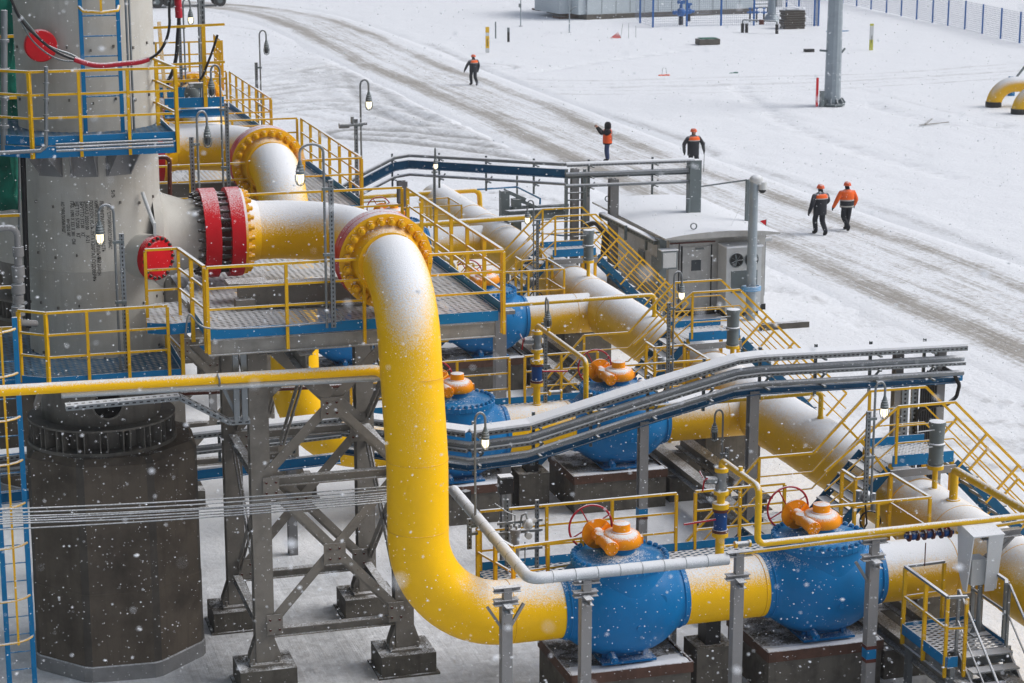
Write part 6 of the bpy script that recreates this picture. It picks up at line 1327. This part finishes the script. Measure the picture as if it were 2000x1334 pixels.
def obx(mb, o, L, D_, z0, z1, m=0):
    vs = [o, o+dv*L, o+dv*L+nv*D_, o+nv*D_]; mb.add([v+Vector((0, 0, z0)) for v in vs]+[v+Vector((0, 0, z1)) for v in vs], [(3, 2, 1, 0), (4, 5, 6, 7), (0, 1, 5, 4), (1, 2, 6, 5), (2, 3, 7, 6), (3, 0, 4, 7)], m); return mb
obx(MB(), a_, W_, 8, .45, 4).build('wall', 'hall', t); obx(MB(), a_-dv*.1-nv*.1, W_+.2, 8, -.1, .45).build('base', 'concrete', t); obx(MB(), a_-dv*.4-nv*.4, W_+.8, 9, 4, 4.25).build('roof', 'hall', t)
b = MB()
for k in range(1, 12): obx(b, a_+dv*(W_*k/12)-nv*.015, .04, .01, .5, 4)
b.build('panel_seams', 'galvdark', t)
o2 = a_-dv*1.9+nv*1.6; obx(MB(), o2, 1.9, 5, .45, 3.8).build('annex', 'hall', t); obx(MB(), a_-dv*.75+nv*.2, .72, 1.3, .45, 3.6).build('porch_wall', 'hall', t)
for i, (px, py) in enumerate(((1108, 37), (1066, 22))):
    q = G(px, py); s_ = thing('entrance_steps', ['snowy entrance steps at the near left corner of the hall', 'snowy entrance steps farther left of the hall'][i], 'steps', q, 'steps of the hall'); obx(MB(), q, 1.7, 1.5, 0, .45).build('landing', 'plank', s_); obx(MB(), q-dv*.7, .7, 1.5, 0, .2).build('step', 'plank', s_); obx(MB(), q+dv*.02+nv*.02, 1.65, 1.45, .45, .5).build('snow_cover', 'snow', s_)
def blob_valve(label, px, py, zc, s_=1.):
    q = at(px, py, z=zc); t = thing('gas_valve', label, 'valve', q, 'small blue gas valves by the hall'); b = MB(); b.cyl((q.x, q.y, 0), (q.x, q.y, zc-.3*s_), .17*s_, n=10); b.build('pedestal', 'dark', t); b = MB(); b.ball(q, .33*s_, 0, 12); b.cyl(q-Vector((.6*s_, 0, 0)), q+Vector((.6*s_, 0, 0)), .16*s_, n=10); b.cyl(q, q+Vector((0, 0, .7*s_)), .12*s_, n=10); b.build('body', 'fence', t); b = MB(); b.box(q+Vector((0, 0, .75*s_)), (.5*s_, .35*s_, .25*s_)); b.build('actuator', 'fence', t)
blob_valve('largest blue gas valve in front of the hall wall', 1330, 24, 1.1, 1.15); blob_valve('blue gas valve with white actuator box', 1346, 22, .9, .8)
for i, px in enumerate((1465, 1478, 1492)): blob_valve(['left', 'middle', 'right'][i]+' valve of the row beside the lattice foot', px, 24, .9, .45)
q0, q1 = G(1262, 30), G(1500, 24); t = thing('gas_skid', 'low pipe skid with horizontal pipes in front of the hall', 'pipework', q0)
for z, r_ in ((.45, .08), (.75, .05), (1.05, .05)): MB().tube([q0+Vector((0, 0, z)), q0.lerp(q1, .5)+Vector((0, .2, z)), q1+Vector((0, 0, z))], r_, 8).build('pipe', 'galvdark', t)
MB().bar(q0.lerp(q1, .2)+Vector((0, 0, .45)), q0.lerp(q1, .62)+Vector((0, 0, .45)), .8, .18).build('skid_beam', 'plank', t)
for k in range(6): p = q0.lerp(q1, k/5); MB().box((p.x, p.y, .2), (.12, .3, .5)).build('foot', 'dark', t)
q = at(1455, 57, z=.0); t = thing('goose_pipe', 'dark bent pipework with black coated feet left of the stone stack', 'pipework', q)
p = [G(1450, 64), G(1458, 64), G(1517, 66)]; b = MB()
for a in p: b.cyl(a, a+Vector((0, 0, .75)), .13, n=12)
b.build('coated_foot', 'dark', t); MB().tube(fil([p[0]+Vector((0, 0, .7)), p[0]+Vector((0, 0, 1.05)), p[2]+Vector((0, 0, 1.0)), p[2]+Vector((0, 0, .7))], .15), .06, 8).build('pipe', 'galvdark', t); q = p[0].lerp(p[2], .55); b = MB(); b.cyl(q+Vector((0, 0, .7)), q+Vector((0, 0, 1.1)), .2, n=12); b.build('flanged_fitting', 'maroon', t)
q = G(1507, 42); t = thing('lattice_foot', 'thick grey mast foot behind the small pipework, near the stone stack', 'mast', q); b = MB(); b.cyl(q, q+Vector((0, 0, .6)), .8, .45, n=12); b.cyl(q+Vector((0, 0, .6)), q+Vector((0, 0, 7)), .36, .3, n=12); b.build('shaft', 'mast', t); MB().box(q+Vector((.55, -.2, 1.6)), (.5, .3, .7)).build('control_box', 'pale', t)
q = G(1548, 56); t = thing('stone_stack', 'dark stack of rough slabs under snow beside the blue fence', 'stack', q); rr = random.Random(3)
for j in range(8): b = MB(); b.box((q.x+rr.uniform(-.08, .08), q.y, .1+.19*j), (1.75+rr.uniform(-.15, .12), 1.1, .17), 0, rr.uniform(-.05, .05)); b.build('slab', 'stud', t)
b = MB()
for j in range(5): b.box((q.x-.6+.3*j, q.y-.1, 1.66+.04*(j % 3)), (.34, .9, .10), 0, .1*j)
b.build('snow_cover', 'snow', t)
# truck at the very top left, only its lower half in the picture
q = G(375, 14); t = thing('parked_truck', 'dark truck at the top left edge, only its wheels and chassis visible', 'truck', q); a_ = G(312, 12); L_ = (q.x-a_.x)
b = MB(); b.box((q.x-.5, q.y+1, 1.15), (8.4, 2.3, .7)); b.build('chassis', 'dark', t); MB().box((q.x-1.2, q.y+1, 2.4), (6.6, 2.4, 1.8)).build('load_bed', 'dark', t); MB().box((q.x+3.3, q.y+1, 2.3), (1.9, 2.3, 1.9)).build('cab', 'galvdark', t)
for dx in (-3.2, -2.0, 2.6):
    for dy in (0, 2.0): b = MB(); b.cyl((q.x+dx, q.y+dy-.15, .55), (q.x+dx, q.y+dy+.15, .55), .55, n=22); w_ = b.build('wheel', 'dark', t); MB().cyl((q.x+dx, q.y+dy-.17, .55), (q.x+dx, q.y+dy+.17, .55), .25, n=14).build('rim', 'galvdark', w_)
# ------------------------------------------------------------------ falling snow
n = 80000; v = []; f = []
X_ = rng.uniform(-14, 24, n); Y_ = rng.uniform(2.2, 38, n); Z_ = rng.uniform(.3, 17.5, n)
keep = ((X_-0)**2+(Y_)**2+(Z_-15.8)**2) > 2.6**2
S_ = rng.lognormal(math.log(.0053), .45, n); R_ = rng.uniform(0, 6.28, n)
for x, y, z, s_, r_ in zip(X_[keep], Y_[keep], Z_[keep], S_[keep], R_[keep]):
    s_ = min(s_, .014); o = len(v); c_, q_ = math.cos(r_)*s_*1.35, math.sin(r_)*s_*1.35
    v += [(x+c_, y+q_, z), (x-c_, y-q_, z), (x-q_*.6, y+c_*.6, z+.2*s_), (x+q_*.6, y-c_*.6, z-.2*s_), (x, y, z+s_*.8), (x, y, z-s_*.8)]
    f += [(o, o+2, o+4), (o+2, o+1, o+4), (o+1, o+3, o+4), (o+3, o, o+4), (o+2, o, o+5), (o+1, o+2, o+5), (o+3, o+1, o+5), (o, o+3, o+5)]
me = bpy.data.meshes.new('falling_snow'); me.from_pydata(v, [], f); m_, nt, b, out = nodes_of('snowflake'); b.inputs['Base Color'].default_value = (.88, .9, .93, 1); b.inputs['Roughness'].default_value = .9
tr_ = nt.nodes.new('ShaderNodeBsdfTranslucent'); tr_.inputs[0].default_value = (.9, .92, .95, 1); mx = nt.nodes.new('ShaderNodeMixShader'); mx.inputs[0].default_value = .5; nt.links.new(b.outputs[0], mx.inputs[1]); nt.links.new(tr_.outputs[0], mx.inputs[2]); nt.links.new(mx.outputs[0], out.inputs[0])
me.materials.append(m_); o = bpy.data.objects.new('falling_snow', me); COL.objects.link(o); tag(o, 'snowflakes drifting through the air across the whole view', 'snowfall', None, 'stuff')
# haze box
b = MB(); b.box2((-40, -4, -1.2), (135, 230, 17.6)); hz = b.build('haze', 'black', None); hz.data.materials.clear(); m_ = bpy.data.materials.new('haze'); m_.use_nodes = True; nt = m_.node_tree; nt.nodes.clear(); out = nt.nodes.new('ShaderNodeOutputMaterial'); pv = nt.nodes.new('ShaderNodeVolumePrincipled'); pv.inputs['Color'].default_value = (.93, .95, .98, 1); pv.inputs['Density'].default_value = HAZE; pv.inputs['Anisotropy'].default_value = .2; nt.links.new(pv.outputs[0], out.inputs['Volume']); hz.data.materials.append(m_); hz['kind'] = 'stuff'; hz['label'] = 'thin snowy haze filling the air'; hz['category'] = 'haze'
if HAZE <= 0: bpy.data.objects.remove(hz)
# ------------------------------------------------------------------ light, sky, camera
w = bpy.data.worlds.new('World'); SC.world = w; w.use_nodes = True; nt = w.node_tree; bg = nt.nodes['Background']
sk = nt.nodes.new('ShaderNodeTexSky'); sk.sky_type = 'NISHITA'; sk.sun_disc = False; EL, AZ = R(44), R(102); sk.sun_elevation = EL; sk.sun_rotation = AZ; sk.air_density = 1.; sk.dust_density = 3.; sk.ozone_density = 1.
hs = nt.nodes.new('ShaderNodeHueSaturation'); hs.inputs['Saturation'].default_value = .48; nt.links.new(sk.outputs[0], hs.inputs['Color']); nt.links.new(hs.outputs[0], bg.inputs[0]); bg.inputs[1].default_value = SKY
L = bpy.data.lights.new('sun', 'SUN'); L.energy = SUN; L.angle = R(40); L.color = (1, .97, .93); lo = bpy.data.objects.new('sun', L); COL.objects.link(lo)
sd = Vector((math.sin(AZ)*math.cos(EL), math.cos(AZ)*math.cos(EL), math.sin(EL))); lo.rotation_euler = sd.to_track_quat('Z', 'Y').to_euler(); lo.location = (0, 0, 60)
c = bpy.data.cameras.new('camera'); co = bpy.data.objects.new('camera', c); COL.objects.link(co); co.location = CAM
co.matrix_world = Matrix(((RT.x, UP.x, -FW.x, CAM.x), (RT.y, UP.y, -FW.y, CAM.y), (RT.z, UP.z, -FW.z, CAM.z), (0, 0, 0, 1)))
c.sensor_fit = 'HORIZONTAL'; c.sensor_width = 36; c.lens = F*36/2000; c.clip_end = 6000; c.clip_start = .2; c.shift_y = 0
c.dof.use_dof = True; c.dof.focus_distance = 44; c.dof.aperture_fstop = 3.4
SC.camera = co
SC.view_settings.view_transform = 'Standard'; SC.view_settings.look = 'None'; SC.view_settings.exposure = EXPO; SC.view_settings.gamma = 1
SC.cycles.max_bounces = 6; SC.cycles.diffuse_bounces = 3; SC.cycles.transparent_max_bounces = 12; SC.cycles.volume_bounces = 0
SC.cycles.use_adaptive_sampling = True
# added block along the left, outside the view, to shut off skylight
t = thing('skylight_blocker', 'added tall grey block, out of view at the left, shutting off skylight', 'building', (-16, 38, 0)); MB().box2((-26, 12, 0), (-6.5, 95, 24)).build('wall', 'galvdark', t)
